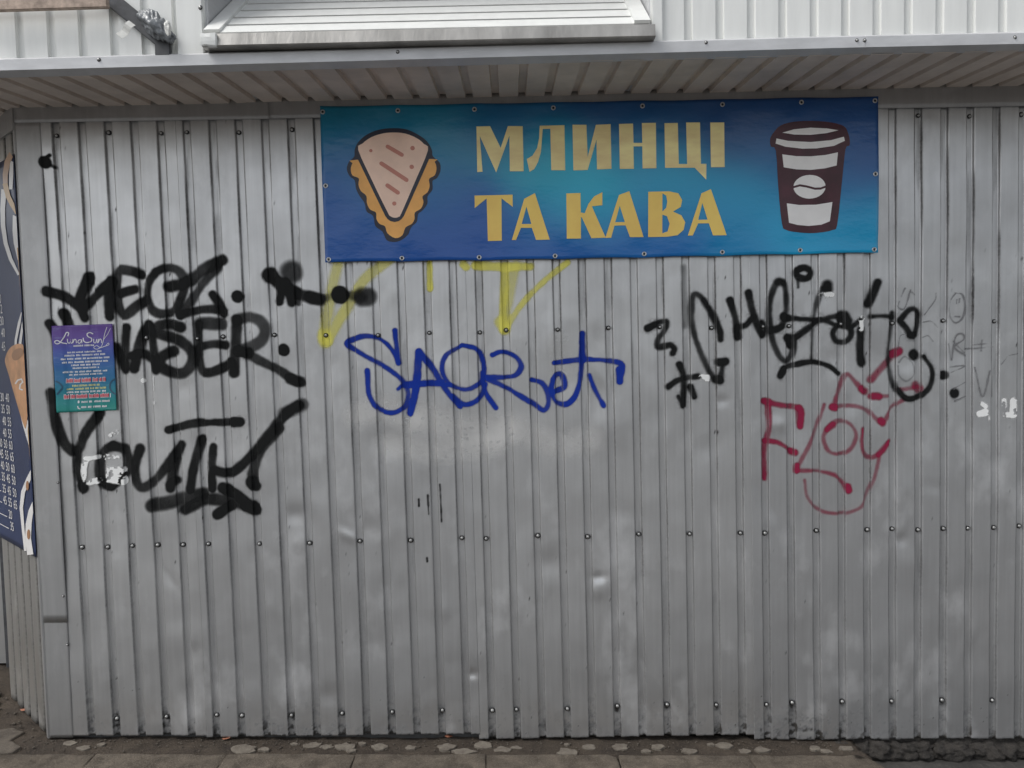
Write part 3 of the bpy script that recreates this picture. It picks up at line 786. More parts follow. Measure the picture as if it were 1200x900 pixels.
LET = [
 (GOLD1, 'M', [zl([(75,103),(165,101),(235,245),(282,101),(380,101),(386,398),(295,398),(292,165),(205,405),(97,165),(115,400),(80,402)])]),
 (GOLD1, 'L', [zl([(492,97),(655,94),(660,392),(568,392),(562,118),(512,119),(500,270),(480,340),(455,385),(425,402),(407,318),(445,295),(475,245),(488,180)])]),
 (GOLD1, 'I', [zl([(708,92),(800,92),(808,305),(862,92),(959,88),(964,383),(869,387),(866,190),(808,390),(714,392)])]),
 (GOLD1, 'N', [zr([(170,88),(262,86),(265,213),(323,213),(320,82),(413,80),(415,380),(325,381),(323,235),(265,236),(268,383),(175,384)])]),
 (GOLD1, 'C', [zr([(470,82),(558,80),(563,352),(618,352),(613,77),(705,75),(710,350),(746,350),(744,455),(668,376),(472,378)])]),
 (GOLD1, 'I', [zr([(773,76),(865,75),(868,370),(776,372)])]),
 (GOLD2, 'T', [zl([(62,556),(313,552),(314,632),(240,575),(242,854),(150,856),(142,575),(63,638)])]),
 (GOLD2, 'A', [zl([(308,850),(390,580),(460,543),(558,848),(468,850),(440,770),(368,770),(336,850)]), zl([(373,745),(437,745),(405,630)])]),
 (GOLD2, 'K', [zl([(667,545),(760,542),(762,672),(788,675),(812,615),(850,565),(904,537),(904,622),(835,630),(926,836),(832,840),(770,705),(763,700),(763,842),(670,843)])]),
 (GOLD2, 'A', [zr([(80,838),(170,555),(238,530),(332,832),(242,833),(213,755),(140,757),(118,837)]), zr([(145,735),(208,733),(175,625)])]),
 (GOLD2, 'V', [zr([(362,535),(500,532),(560,545),(585,590),(575,635),(525,665),(580,690),(605,735),(595,785),(555,820),(490,830),(362,832)]), zr([(455,545),(480,560),(487,600),(480,640),(455,665)]), zr([(455,685),(485,695),(503,745),(490,795),(455,808)])]),
 (GOLD2, 'A', [zr([(622,823),(712,545),(775,517),(878,820),(788,822),(760,742),(690,743),(655,822)]), zr([(690,720),(752,718),(718,608)])]),
]
SHADOW_INK = flat_mat('dark_blue_outline_print', lin(14, 44, 84))
for i, (mt, ch, loops) in enumerate(LET):
    print_shape('letter', loops, mt, banner, 2)
def stroke_poly(a, b, wd):
    a = np.array(a, float); b = np.array(b, float); d = (b-a)/np.linalg.norm(b-a); n_ = np.array([-d[1], d[0]])*wd/2
    out = []
    for k in range(7):
        t = math.pi*k/6; out.append(tuple(b+n_*math.cos(t)+d*math.sin(t)*wd/2))
    for k in range(7):
        t = math.pi*k/6; out.append(tuple(a-n_*math.cos(t)-d*math.sin(t)*wd/2))
    return out
def disc(c, rx, ry=None, n=20):
    ry = ry or rx
    return [(c[0]+rx*math.cos(2*math.pi*i/n), c[1]+ry*math.sin(2*math.pi*i/n)) for i in range(n)]
def smooth_loop(pts, k=3):
    P = np.array(pts, float); n_ = len(P); out = []
    for i in range(n_):
        p0, p1, p2, p3 = P[i-1], P[i], P[(i+1) % n_], P[(i+2) % n_]
        for t in np.arange(k)/k:
            out.append(tuple(.5*((2*p1)+(-p0+p2)*t+(2*p0-5*p1+4*p2-p3)*t*t+(-p0+3*p1-3*p2+p3)*t**3)))
    return out
zc_ = lambda pts: [(400+x/6, 140+y/6) for x, y in pts]
crepe = print_shape('crepe_emblem', [zc_(smooth_loop([(95,215),(120,160),(180,105),(270,68),(370,58),(460,68),(540,105),(600,150),(635,210),(642,255),(690,300),(695,360),(670,410),(640,430),(640,490),(605,540),(605,590),(570,640),(540,665),(530,720),(490,760),(470,810),(420,850),(375,862),(320,850),(290,790),(240,750),(225,680),(180,650),(165,590),(130,540),(105,490),(95,430),(60,400),(40,350),(55,300),(92,262)]))], NAVY, banner, 1, label='navy outline of the printed crepe emblem')
print_shape('crust', [zc_(smooth_loop([(105,285),(80,310),(68,350),(80,395),(124,415),(122,460),(140,505),(178,540),(182,590),(205,635),(245,655),(248,700),(270,735),(308,752),(325,800),(380,835),(430,815),(452,760),(495,735),(515,700),(517,655),(560,625),(577,580),(570,540),(605,510),(620,465),(616,415),(655,390),(668,340),(655,295),(628,275)]))], CRUST, crepe, 2)
print_shape('wedge_outline', [zc_([(95,235),(638,225),(440,680),(425,700),(405,715),(375,722),(345,715),(325,700),(310,680)])], NAVY, crepe, 3)
print_shape('wedge', [zc_(smooth_loop([(120,215),(150,170),(210,125),(290,97),(370,90),(450,98),(530,130),(580,170),(608,215),(520,430),(425,655),(405,685),(375,692),(345,680),(325,650),(215,425)]))], CREAM, crepe, 4)
for a, b_, wd in (((325,190),(425,248),28), ((282,310),(458,425),29), ((325,465),(398,515),29)):
    print_shape('wedge_stripe', [zc_(stroke_poly(a, b_, wd))], BROWN, crepe, 5)
for c, r in (((208,220),12), ((500,200),16), ((494,332),16), ((373,592),15)):
    print_shape('wedge_dot', [zc_(disc(c, r, n=12))], BROWN, crepe, 5)
zu = lambda pts: [(890+x/6, 130+y/6) for x, y in pts]
cup = print_shape('coffee_cup_emblem', [zu(smooth_loop([(100,150),(145,105),(230,80),(370,72),(500,82),(590,108),(618,150),(632,200),(630,245),(602,272),(580,500),(550,795),(520,835),(440,852),(360,857),(260,850),(190,835),(160,790),(135,520),(115,280),(80,250),(75,195)]))], MAROON, banner, 1, label='maroon takeaway coffee cup emblem')
for nm, pts in (('lid_band', [(158,155),(240,132),(355,120),(470,125),(552,138),(470,158),(355,170),(240,168)]), ('lid_band', [(118,195),(200,212),(360,220),(500,208),(590,183),(597,212),(520,248),(400,265),(300,266),(180,252),(112,230)]),
                ('cup_band', [(160,305),(260,318),(360,320),(460,312),(548,293),(540,385),(460,405),(360,415),(260,410),(172,395)]), ('cup_band', [(195,648),(280,660),(400,658),(515,640),(498,775),(440,798),(350,807),(270,800),(210,785)]),
                ('bean', disc((353, 533), 112, 83, 28))):
    print_shape(nm, [zu(pts)], WHITEP, cup, 2)
crv = [(238,535),(285,522),(330,530),(390,546),(430,545),(470,530)]
print_shape('bean_line', [zu([(x, y-7) for x, y in crv]+[(x, y+8) for x, y in crv[::-1]])], MAROON, cup, 3)

# eyelets and the screw heads in them
EYE_M = simple('steel_eyelet', (.55, .56, .57), .35, .9, .1, 80)
def eyelet_mesh():
    bm = bmesh.new(); n_ = 16; rings = []
    for r, y in ((.0052, -.0006), (.0060, -.0022), (.0085, -.0026), (.0105, -.0014), (.0108, 0.0)):
        rings.append([bm.verts.new((r*math.cos(2*math.pi*i/n_), y, r*math.sin(2*math.pi*i/n_))) for i in range(n_)])
    for a_, b_ in zip(rings, rings[1:]):
        for i in range(n_): bm.faces.new((a_[i], b_[i], b_[(i+1) % n_], a_[(i+1) % n_]))
    d_ = [bm.verts.new((.0050*math.cos(2*math.pi*i/n_), -.0008, .0050*math.sin(2*math.pi*i/n_))) for i in range(n_)]
    f = bm.faces.new(d_); 
    bmesh.ops.recalc_face_normals(bm, faces=bm.faces)
    me = bpy.data.meshes.new('eyelet'); bm.to_mesh(me); bm.free(); me.materials.append(EYE_M); me.materials.append(RUBBER_M)
    me.polygons[len(me.polygons)-1].material_index = 1
    for p in me.polygons: p.use_smooth = True
    return me
EYE = eyelet_mesh()
for px, py in ((378,131),(466,129),(556,128),(648.5,126),(753,124),(847,122),(939,120),(1026,117.5),(382,218),(385,304),(471,302.5),(561.5,301.5),(650.5,300),(755,297.5),(846.5,295.5),(938.5,293),(1025,292.3),(1025.6,204)):
    q = at(px, py, (0, YB, 0)); o = bpy.data.objects.new('eyelet', EYE); C.objects.link(o); parent_to(o, banner)
    o.location = (q[0], float(banner_y(q[0], q[2]))-.0008, q[2])

# ------------------------------------------------------------------ menu banner on the side wall
OFFM = .014
P0M = side_pt(0, 0, OFFM)
def mp(px, py): return at(px, py, P0M, NS)
def sz(px, py): 
    q = mp(px, py)-np.array([CX, CY, 0]); return float(q @ DS), float(q[2])
menu = thing('menu_banner', 'dark blue menu banner with ice-cream cone and prices on the side wall', 'banner', tuple(side_pt(.3, 1.0, OFFM)))
s_a = .004; zt_ = sz(16, 180)[1]; zb_ = sz(46.5, 656)[1]
zbl = sz(1, 633)[1]
V = []; nS, nZ = 20, 60
for j in range(nZ):
    for i in range(nS):
        s = s_a+(LS-.02-s_a)*i/(nS-1); z = zb_+(zbl-zb_)*min(1, (s-s_a)/max(.05, sz(1, 633)[0]))*0+(zt_-zb_)*j/(nZ-1)
        V.append(side_pt(s, z, OFFM-.0012+.0012*mnoise.noise(Vector((s*6, z*3, 2)))))
idx = np.arange(nS*nZ).reshape(nZ, nS)
MENU_M = simple('dark_blue_print', (.018, .030, .085), .40, 0, .2, 3)
o = mesh_obj('vinyl_sheet', V, np.stack([idx[:-1, 1:], idx[:-1, :-1], idx[1:, :-1], idx[1:, 1:]], -1).reshape(-1, 4), MENU_M, menu, True)
o.modifiers.new('t', 'SOLIDIFY').thickness = .0006
def side_print(name, loop_px, mat, layer, parent=None, label=None):
    pts = [sz(*p) for p in loop_px]
    tris = tessellate_polygon([[Vector((a_, b_, 0)) for a_, b_ in pts]])
    V = [side_pt(max(.004, a_), b_, OFFM+.0008*layer+.0006) for a_, b_ in pts]
    bm = bmesh.new(); vs = [bm.verts.new(v_) for v_ in V]
    for t in tris:
        try: bm.faces.new([vs[i] for i in t])
        except ValueError: pass
    bm.normal_update()
    for f in bm.faces:
        if f.normal.dot(Vector(NS)) < 0: f.normal_flip()
    o = bm_obj(name, bm, mat, parent or menu)
    if label: o['label'] = label
    return o
def band(pts, w0, w1=None):
    P = np.array(pts, float); w1 = w1 if w1 is not None else w0; L = []; R_ = []
    for i in range(len(P)):
        d = P[min(i+1, len(P)-1)]-P[max(i-1, 0)]; d /= np.linalg.norm(d); n_ = np.array([-d[1], d[0]]); ww = (w0+(w1-w0)*i/(len(P)-1))/2
        L.append(tuple(P[i]+n_*ww)); R_.append(tuple(P[i]-n_*ww))
    return L+R_[::-1]
M_WHITE = flat_mat('white_print', (.72, .70, .68)); M_GOLD = flat_mat('ochre_print', (.52, .30, .08)); M_TAN = flat_mat('tan_print', (.50, .30, .17)); M_SKIN = flat_mat('waffle_cone_print', (.55, .28, .13), var=.3); M_DK = flat_mat('cone_mouth_print', (.34, .17, .08))
side_print('swirl', band([(15, 180), (9, 190), (6.5, 205), (7, 222)], 8, 5), M_TAN, 1)
side_print('swirl', band([(15.5, 188), (13.5, 204), (13, 222)], 6, 4), M_WHITE, 1)
side_print('swirl', band([(6.5, 215), (10, 230), (15, 240), (21, 250)], 6, 5), M_GOLD, 2)
side_print('swirl', band([(5, 222), (3.5, 245), (4, 265), (7, 285), (13, 304), (23, 322)], 6, 4), M_WHITE, 1)
side_print('swirl', band([(19, 252), (18, 270), (19, 285), (23, 304)], 7, 4), M_WHITE, 1)
side_print('border', band([(22, 290), (24, 312), (27.5, 358)], 3.2, 3), M_GOLD, 2)
side_print('swirl', band([(27, 366), (23, 378), (19, 398), (18.5, 408)], 3.5, 2.5), M_WHITE, 1)
side_print('swirl', band([(30, 376), (26, 388), (24, 402), (25, 410)], 3.2, 3), M_WHITE, 1)
z5 = lambda pts: [(x/6.92, 400+y/6.92) for x, y in pts]
side_print('cone_paper', z5([(135, 480), (160, 560), (190, 690), (238, 850), (262, 720), (255, 640), (225, 640)]), M_WHITE, 1)
cone = side_print('ice_cream_cone', z5(smooth_loop([(60, 95), (95, 45), (150, 20), (205, 40), (225, 150), (238, 400), (228, 600), (215, 690), (200, 690), (140, 500), (75, 270), (45, 165)])), M_SKIN, 2, label='tan ice-cream cone printed on the menu')
side_print('cone_mouth', z5(smooth_loop([(100, 110), (125, 70), (170, 55), (195, 75), (190, 110), (150, 150), (115, 150)])), M_DK, 3, cone)
side_print('cone_mark', z5(band([(130, 345), (150, 315), (180, 305), (190, 330), (170, 350), (165, 385), (190, 395)], 13)), M_WHITE, 3, cone)
z6 = lambda pts: [(x/6.92, 530+y/6.92) for x, y in pts]
side_print('border', [(33, 505), (39, 500), (40.5, 540), (43, 590), (40.5, 590), (36, 540)], M_GOLD, 2)
side_print('ribbon', z6(band([(285, 165), (235, 215), (190, 320), (175, 450), (190, 620), (207, 800)], 42, 18)), M_WHITE, 1)
side_print('ribbon', z6(band([(300, 420), (255, 480), (235, 580), (230, 700), (248, 830)], 44, 50)), M_WHITE, 1)
side_print('ribbon', z6(band([(322, 640), (303, 720), (300, 800), (316, 870)], 22, 18)), M_WHITE, 1)
side_print('ribbon_mark', z6(disc((227, 270), 12, 40, 10)), M_DK, 3)
side_print('ribbon_mark', z6(disc((237, 665), 13, 42, 10)), M_DK, 3)
def text_mesh(txt, size):
    cu = bpy.data.curves.new('t', 'FONT'); cu.body = txt; cu.size = size; cu.align_x = 'RIGHT'; cu.resolution_u = 2
    ob = bpy.data.objects.new('t', cu); C.objects.link(ob)
    dg = bpy.context.evaluated_depsgraph_get(); dg.update()
    me = bpy.data.meshes.new_from_object(ob.evaluated_get(dg)); 
    bpy.data.objects.remove(ob); bpy.data.curves.remove(cu)
    return me
rows = [(['0'], 2, 355), (['12'], 3.5, 367), (['30'], 5, 381), (['40'], 6.5, 395), (['45'], 7, 411), (['30', '40'], 11.5, 471.5), (['35', '50'], 12.5, 485.5), (['40', '55'], 14, 500), (['40', '55'], 14.5, 514), (['40', '50', '60'], 15.5, 527.5), (['45', '55', '65'], 17, 541), (['40', '50', '60'], 18, 555),
        (['.', '35', '45', '50'], 19, 569), (['.', '35', '45', '50'], 20, 583.5), (['.', '45', '55', '65'], 21, 597.5), (['_', '20'], 15, 609), (['_', '35'], 17, 623)]
for toks, px, py in rows:
    s, z = sz(px, py)
    for k, tk in enumerate(toks[::-1]):
        s1 = s+.088*k
        if tk in '._':
            bm = bmesh.new(); h_ = .004
            vs = [bm.verts.new(side_pt(a_, b_, OFFM+.0016)) for a_, b_ in ((s1, z), (s1+.2, z), (s1+.2, z+h_), (s1, z+h_))]
            bm.faces.new(vs[::-1]); o = bm_obj('leader_line', bm, M_WHITE, menu); continue
        me = text_mesh(tk, .062)
        for v_ in me.vertices: v_.co = side_pt(s1-v_.co.x, z+v_.co.y, OFFM+.0016)
        me.materials.clear(); me.materials.append(M_WHITE)
        o = bpy.data.objects.new('price', me); C.objects.link(o); parent_to(o, menu)

# ------------------------------------------------------------------ flyer pasted on the wall
FC = [at(px, py, (0, -.002, 0))[[0, 2]] for px, py in ((67.5, 483.5), (138, 480.5), (132.5, 379.5), (61, 382))]
def flyer_uv(u, v_): return (FC[0]*(1-u)+FC[1]*u)*(1-v_)+(FC[3]*(1-u)+FC[2]*u)*v_
def flyer_y(x, z):
    x = np.asarray(x, float); z = np.asarray(z, float)
    r = rib(x-shear(z)); lift = .0025*np.sin(x*40+z*9)*np.sin(z*17)
    cl = np.clip((x-FC[1][0]+.05)/.06, 0, 1)*np.clip((FC[1][1]+.09-z)/.09, 0, 1)
    return -.0085-.010*cl**2+.0045*(r/DP)+.0012*np.sin(z*60+x*14)+lift*.3
flyer = thing('flyer', 'purple to teal beauty salon flyer pasted over black graffiti at left', 'flyer', (float(FC[0][0]), -.003, float(FC[0][1])))
nu, nv = 36, 44; V = []; COL = []
stops = [(0.0, (28, 132, 122)), (.16, (24, 128, 132)), (.35, (34, 110, 150)), (.55, (44, 96, 158)), (.72, (72, 84, 164)), (.86, (96, 70, 150)), (1., (92, 62, 138))]
for j in range(nv):
    for i in range(nu):
        u, v_ = i/(nu-1), j/(nv-1); q = flyer_uv(u, v_)
        V.append((q[0], float(flyer_y(*q)), q[1]))
        t = min(1, max(0, v_+.05*mnoise.noise(Vector((u*1.5, v_*14, 0)))))
        for (a0, ca), (a1, cb) in zip(stops, stops[1:]):
            if a0 <= t <= a1:
                k = (t-a0)/(a1-a0); COL.append(tuple(np.array(lin(*ca))*(1-k)+np.array(lin(*cb))*k)+(1,)); break
idx = np.arange(nu*nv).reshape(nv, nu)
m, nt, b = new_mat('flyer_print'); a = N(nt, 'ShaderNodeAttribute', attribute_name='print')
nt.links.new(mixc(nt, mth(nt, 'MULTIPLY', ramp(nt, noise_node(nt, 14, 4, .6, (1, 1, 5)), .55, .75), .25), a.outputs['Color'], (.30, .42, .60, 1)), b.inputs['Base Color']); b.inputs['Roughness'].default_value = .5
o = mesh_obj('paper_sheet', V, np.stack([idx[:-1, :-1], idx[:-1, 1:], idx[1:, 1:], idx[1:, :-1]], -1).reshape(-1, 4), m, flyer, True, {'print': np.array(COL)})
o.modifiers.new('t', 'SOLIDIFY').thickness = .0004
INK_W = flat_mat('white_ink', (.72, .72, .74)); INK_R = flat_mat('red_ink', (.60, .06, .09)); INK_Y = flat_mat('pale_yellow_ink', (.62, .60, .25)); INK_DB = flat_mat('dark_teal_ink', (.02, .08, .14))
zf = lambda X, Y: (50+X/7.5, 370+Y/7.5)
def flyer_polys(name, polys, mat, layer, label=None):
    bm = bmesh.new()
    for lp in polys:
        P = [at(*zf(*p), (0, -.006, 0)) for p in lp]
        vs = [bm.verts.new((p[0], float(flyer_y(p[0], p[2]))-.0007*layer-.0004, p[2])) for p in P]
        try: bm.faces.new(vs)
        except ValueError: pass
    bm.normal_update()
    for f in bm.faces:
        if f.normal.y > 0: f.normal_flip()
    return bm_obj(name, bm, mat, flyer)
def ribbon_quads(pts, wd):
    P = np.array(smooth_open(pts), float); out = []
    for a_, b_ in zip(P, P[1:]):
        d = b_-a_; L = np.linalg.norm(d)
        if L < 1e-6: continue
        d /= L; n_ = np.array([-d[1], d[0]])*wd/2; a2 = a_-d*wd*.2; b2 = b_+d*wd*.2
        out.append([tuple(a2+n_), tuple(b2+n_), tuple(b2-n_), tuple(a2-n_)])
    return out
def smooth_open(pts, k=5):
    P = [np.array(p, float) for p in pts]
    if len(P) < 3: return [tuple(p) for p in P]
    P = [2*P[0]-P[1]]+P+[2*P[-1]-P[-2]]; out = []
    for i in range(1, len(P)-2):
        p0, p1, p2, p3 = P[i-1:i+3]
        for t in np.arange(k)/k:
            out.append(tuple(.5*((2*p1)+(-p0+p2)*t+(2*p0-5*p1+4*p2-p3)*t*t+(-p0+3*p1-3*p2+p3)*t**3)))
    out.append(tuple(P[-2])); return out
def text_row(y, x0, x1, h, seed):
    """a line of print too small to read"""
    rr = random.Random(seed); x = x0; out = []
    while x < x1:
        n_ = rr.randint(3, 9)
        for _ in range(n_):
            if x >= x1: break
            w_ = rr.uniform(5, 9); y0 = y-h/2+rr.choice([0, 0, 0, h*.18]); yy = 0.045*(x-350)*-1
            out.append([(x, y0+yy), (x+w_, y0+yy-.3), (x+w_, y+h/2+yy), (x, y+h/2+yy)])
            x += w_+rr.uniform(2.2, 3.6)
        x += rr.uniform(7, 12)
    return out
title = []
for pts, wd in (([(222,178),(227,152),(206,150),(184,200),(150,242),(118,244),(112,226),(135,218),(170,236),(212,246)], 9), ([(218,205),(222,236),(240,238),(250,206),(254,240),(264,236)], 8), ([(268,240),(272,206),(270,238),(285,208),(298,214),(302,240)], 7),
                ([(345,212),(322,214),(315,234),(330,242),(345,224),(348,212),(350,240)], 7), ([(440,160),(415,148),(393,160),(400,182),(428,200),(425,226),(392,236),(366,222),(360,196)], 9), ([(447,205),(450,234),(466,236),(476,204),(480,238)], 7), ([(488,238),(494,204),(492,236),(506,206),(518,212),(522,238)], 7),
                ([(570,100),(548,160),(535,225),(520,270),(490,292),(458,290),(452,275),(480,262),(510,280),(545,270),(585,255),(580,240),(560,262)], 5), ([(600,112),(575,160),(545,200),(532,225)], 4)):
    title += ribbon_quads(pts, wd)
flyer_polys('title_lettering', title, INK_W, 1, 'white script title')
for i, (y, x0, x1, h, mt) in enumerate(((262, 275, 450, 15, INK_W), (318, 215, 520, 14, INK_W), (345, 195, 550, 15, INK_W), (375, 165, 585, 15, INK_W), (405, 175, 575, 15, INK_W), (432, 250, 505, 14, INK_W), (458, 260, 500, 14, INK_W), (490, 180, 570, 15, INK_W), (515, 230, 530, 14, INK_W),
                                        (612, 260, 500, 16, INK_Y), (640, 215, 555, 16, INK_Y), (668, 215, 560, 15, INK_W), (757, 345, 595, 17, INK_W), (803, 345, 560, 16, INK_W))):
    flyer_polys('text_line', text_row(y, x0, x1, h, i), mt, 1)
for i, (y, x0, x1) in enumerate(((566, 212, 556), (706, 192, 592))):
    flyer_polys('highlight_line', text_row(y, x0-4, x1+4, 42, 50+i), INK_W, 1)
    flyer_polys('highlight_text', text_row(y, x0, x1, 30, 50+i), INK_R, 2)
flyer_polys('phone_icon', ribbon_quads([(312, 795), (318, 812), (334, 818)], 10)+[disc((319, 757), 9, 13, 10)], INK_W, 1)
flyer_polys('ornament', ribbon_quads([(120, 575), (150, 590), (178, 625), (160, 655), (130, 690)], 14)+ribbon_quads([(640, 555), (605, 580), (592, 625), (612, 665), (645, 690)], 14), INK_DB, 1)

# ------------------------------------------------------------------ spray paint on the wall
GZ = .0036
def decal(name, strokes, mat, off, label, noise_cut=0.0, parent=None, seed=0, fat=1.0, mist=0.0):
    """paint film that follows every fold of the sheets; strokes are (points in the photo, width, opacity, softness)"""
    segs = []
    PXM = .00385
    allp = []
    for pts, wd, op, soft in strokes:
        P = np.array([at(*p)[[0, 2]] for p in smooth_open(pts, 6)]); segs.append((P, wd*PXM/2*fat, op, soft*PXM)); allp.append((P.min(0)-wd*PXM-.02, P.max(0)+wd*PXM+.02))
    lo = np.min([a_[0] for a_ in allp], 0); hi = np.max([a_[1] for a_ in allp], 0)
    k0, k1 = int(math.floor((lo[0]-.03)/PT)), int(math.ceil((hi[0]+.03)/PT))
    ss = lattice(k0, k1, 21); zz = np.arange(lo[1], hi[1], GZ)
    S, Z = np.meshgrid(ss, zz); X = S+shear(Z)
    D = np.zeros(X.shape)
    jit = (fbm(X, Z, .018, 60+seed, 2)-.5)*.0035+(fbm(X, Z, .07, 61+seed, 2)-.5)*.008
    for P, hw, op, soft in segs:
        best = np.full(X.shape, 1e9); m_ = hw+soft+(.04 if mist else .012)
        if len(P) == 1: P = np.vstack([P, P+1e-5])
        for a_, b_ in zip(P, P[1:]):
            x0, x1 = min(a_[0], b_[0])-m_, max(a_[0], b_[0])+m_; z0, z1 = min(a_[1], b_[1])-m_, max(a_[1], b_[1])+m_
            i0, i1 = np.searchsorted(zz, [z0, z1]); j0, j1 = np.searchsorted(ss, [x0-.02, x1+.02])
            if i1 <= i0 or j1 <= j0: continue
            xx = X[i0:i1, j0:j1]; z_ = Z[i0:i1, j0:j1]; d = b_-a_; L2 = max(1e-12, d @ d)
            t = np.clip(((xx-a_[0])*d[0]+(z_-a_[1])*d[1])/L2, 0, 1)
            dist = np.hypot(xx-a_[0]-t*d[0], z_-a_[1]-t*d[1])
            np.minimum(best[i0:i1, j0:j1], dist, out=best[i0:i1, j0:j1])
        al = np.clip((hw+soft-(best+jit))/(2*soft), 0, 1)
        e0 = np.minimum(np.hypot(X-P[0][0], Z-P[0][1]), np.hypot(X-P[-1][0], Z-P[-1][1]))
        body = op*np.clip(.80+.42*(fbm(X, Z, .09, 70+seed+len(P), 3)-.28), .55, 1.06)
        body = body+(np.minimum(1, op*1.08)-body)*np.exp(-(e0/(hw*1.5+.004))**2)
        al = al*al*(3-2*al)*np.clip(body, 0, 1)
        if mist: al = np.maximum(al, mist*op*np.exp(-np.maximum(best-hw, 0)/.010)*np.clip((fbm(X, Z, .009, 80+seed, 2)-.3)*2.2, 0, 1))
        D = 1-(1-D)*(1-al)
    if noise_cut:
        D = D*np.clip((fbm(X, Z, .016, 90+seed, 3)-noise_cut)*14, 0, 1)
    # spray reaches the steep groove flanks only thinly
    t = np.mod(S, PT); flank = ((t > 0) & (t < SL)) | ((t > GR-SL) & (t < GR))
    D = D*np.where(flank, np.where(t > GR*.5, .60, .85), np.where(t < GR, .95, 1.0))
    Y = wall_y(X, Z)-off-.0016
    Y = np.where(X < -.0585, -.0088-off*.5, Y)       # over the flat corner strip
    n_, m_ = X.shape; idx = np.arange(n_*m_).reshape(n_, m_)
    q = np.stack([idx[:-1, :-1], idx[:-1, 1:], idx[1:, 1:], idx[1:, :-1]], -1).reshape(-1, 4)
    keep = D.ravel()[q].max(1) > .03; q = q[keep]
    used = np.unique(q); remap = np.zeros(n_*m_, int); remap[used] = np.arange(len(used))
    V = np.stack([X, Y, Z], -1).reshape(-1, 3)[used]
    o = mesh_obj(name, V, remap[q], mat, parent, True, {'paint_cover': D.ravel()[used]})
    if label: o['label'] = label
    return o
def Z(ox, oy, sc): return lambda *pts: [(ox+x/sc, oy+y/sc) for x, y in pts]
A_ = Z(30, 280, 4.5); B_ = Z(180, 280, 4.5); C_ = Z(290, 290, 4.5); Y_ = Z(50, 440, 3.75)
S3 = 1.9
veoz = [(A_((112,275),(190,300),(250,335),(290,370),(310,415)), 11, .93, S3), (A_((335,200),(312,250),(288,320),(300,370)), 13, .92, S3), (A_((300,370),(350,320),(420,250),(455,225)), 11, .9, S3), (A_((452,215),(438,310),(443,410)), 10.5, .92, S3),
        (A_((605,187),(560,170),(495,168),(478,230),(480,310),(500,380),(530,398),(580,360),(635,320)), 12, .9, S3), (A_((500,290),(540,275),(580,266)), 10.5, .88, S3),
        (A_((690,172),(650,230),(640,310),(670,375),(730,395),(790,370),(830,290),(838,220),(800,165),(740,152),(685,175)), 10.5, .9, S3),
        (B_((80,250),(150,240),(200,215),(270,160),(360,110)), 13, .9, 2.4), (B_((335,150),(250,250),(180,350),(140,400)), 11, .75, 2.2), (B_((140,405),(220,378),(300,370),(370,380)), 10, .9, S3), (B_((312,292),(350,350),(370,395)), 9.5, .93, S3), (B_((443,303),(444,306)), 13.5, .95, 1.3)]
vaser = [(A_((130,445),(150,480),(185,560)), 11, .93, S3), (A_((195,390),(222,440),(240,520)), 12, .92, S3), (A_((470,570),(500,630),(522,690)), 11, .93, S3), (A_((530,470),(522,560),(522,680)), 11.5, .92, S3),
         (A_((645,450),(605,540),(572,685)), 11.5, .9, S3), (A_((655,455),(672,560),(685,690)), 10.5, .9, S3), (A_((560,615),(620,605),(675,645)), 10, .92, S3),
         (B_((145,465),(85,448),(30,460),(15,490),(65,510),(145,540),(200,590),(205,650),(165,700),(105,705),(45,675),(38,630),(75,603),(105,592)), 12.5, .9, 2.2),
         (B_((355,448),(240,445)), 14, .72, 2.4), (B_((235,450),(238,560),(250,680),(285,703),(350,685),(408,650)), 10.5, .92, S3), (B_((240,570),(320,555),(378,560)), 10, .9, S3),
         (B_((440,425),(437,520),(425,705)), 12, .86, S3), (B_((440,425),(500,412),(560,432),(588,480),(570,535),(520,565),(450,592)), 13, .72, 2.4), (B_((450,595),(500,600)), 12, .8, S3), (B_((460,595),(560,640),(680,705),(760,755)), 10.5, .85, S3), (B_((720,735),(775,758)), 12, .8, 1.8), (B_((685,585),(686,587)), 13, .96, 1.2)]
star = [(C_((120,145),(121,147)), 17, .9, 2), (C_((230,128),(232,130)), 22, .66, 4), (C_((125,150),(190,210),(255,240)), 13, .92, 2.2), (C_((200,190),(250,240),(330,262),(375,272)), 12, .85, 2.4), (C_((185,215),(168,285)), 9, .94, 1.8), (C_((215,215),(235,290)), 9.5, .94, 1.8), (C_((262,240),(266,295)), 6, .6, 1.5), (C_((330,262),(385,275)), 12, .7, 2.5),
        (C_((487,250),(488,252)), 18.5, .96, 1.3), (C_((605,262),(630,262)), 19, .66, 3.0), (C_((590,262),(600,262)), 12, .4, 3.5), (C_((420,262),(423,264)), 8, .45, 3), (C_((545,250),(548,256)), 9, .5, 3)]
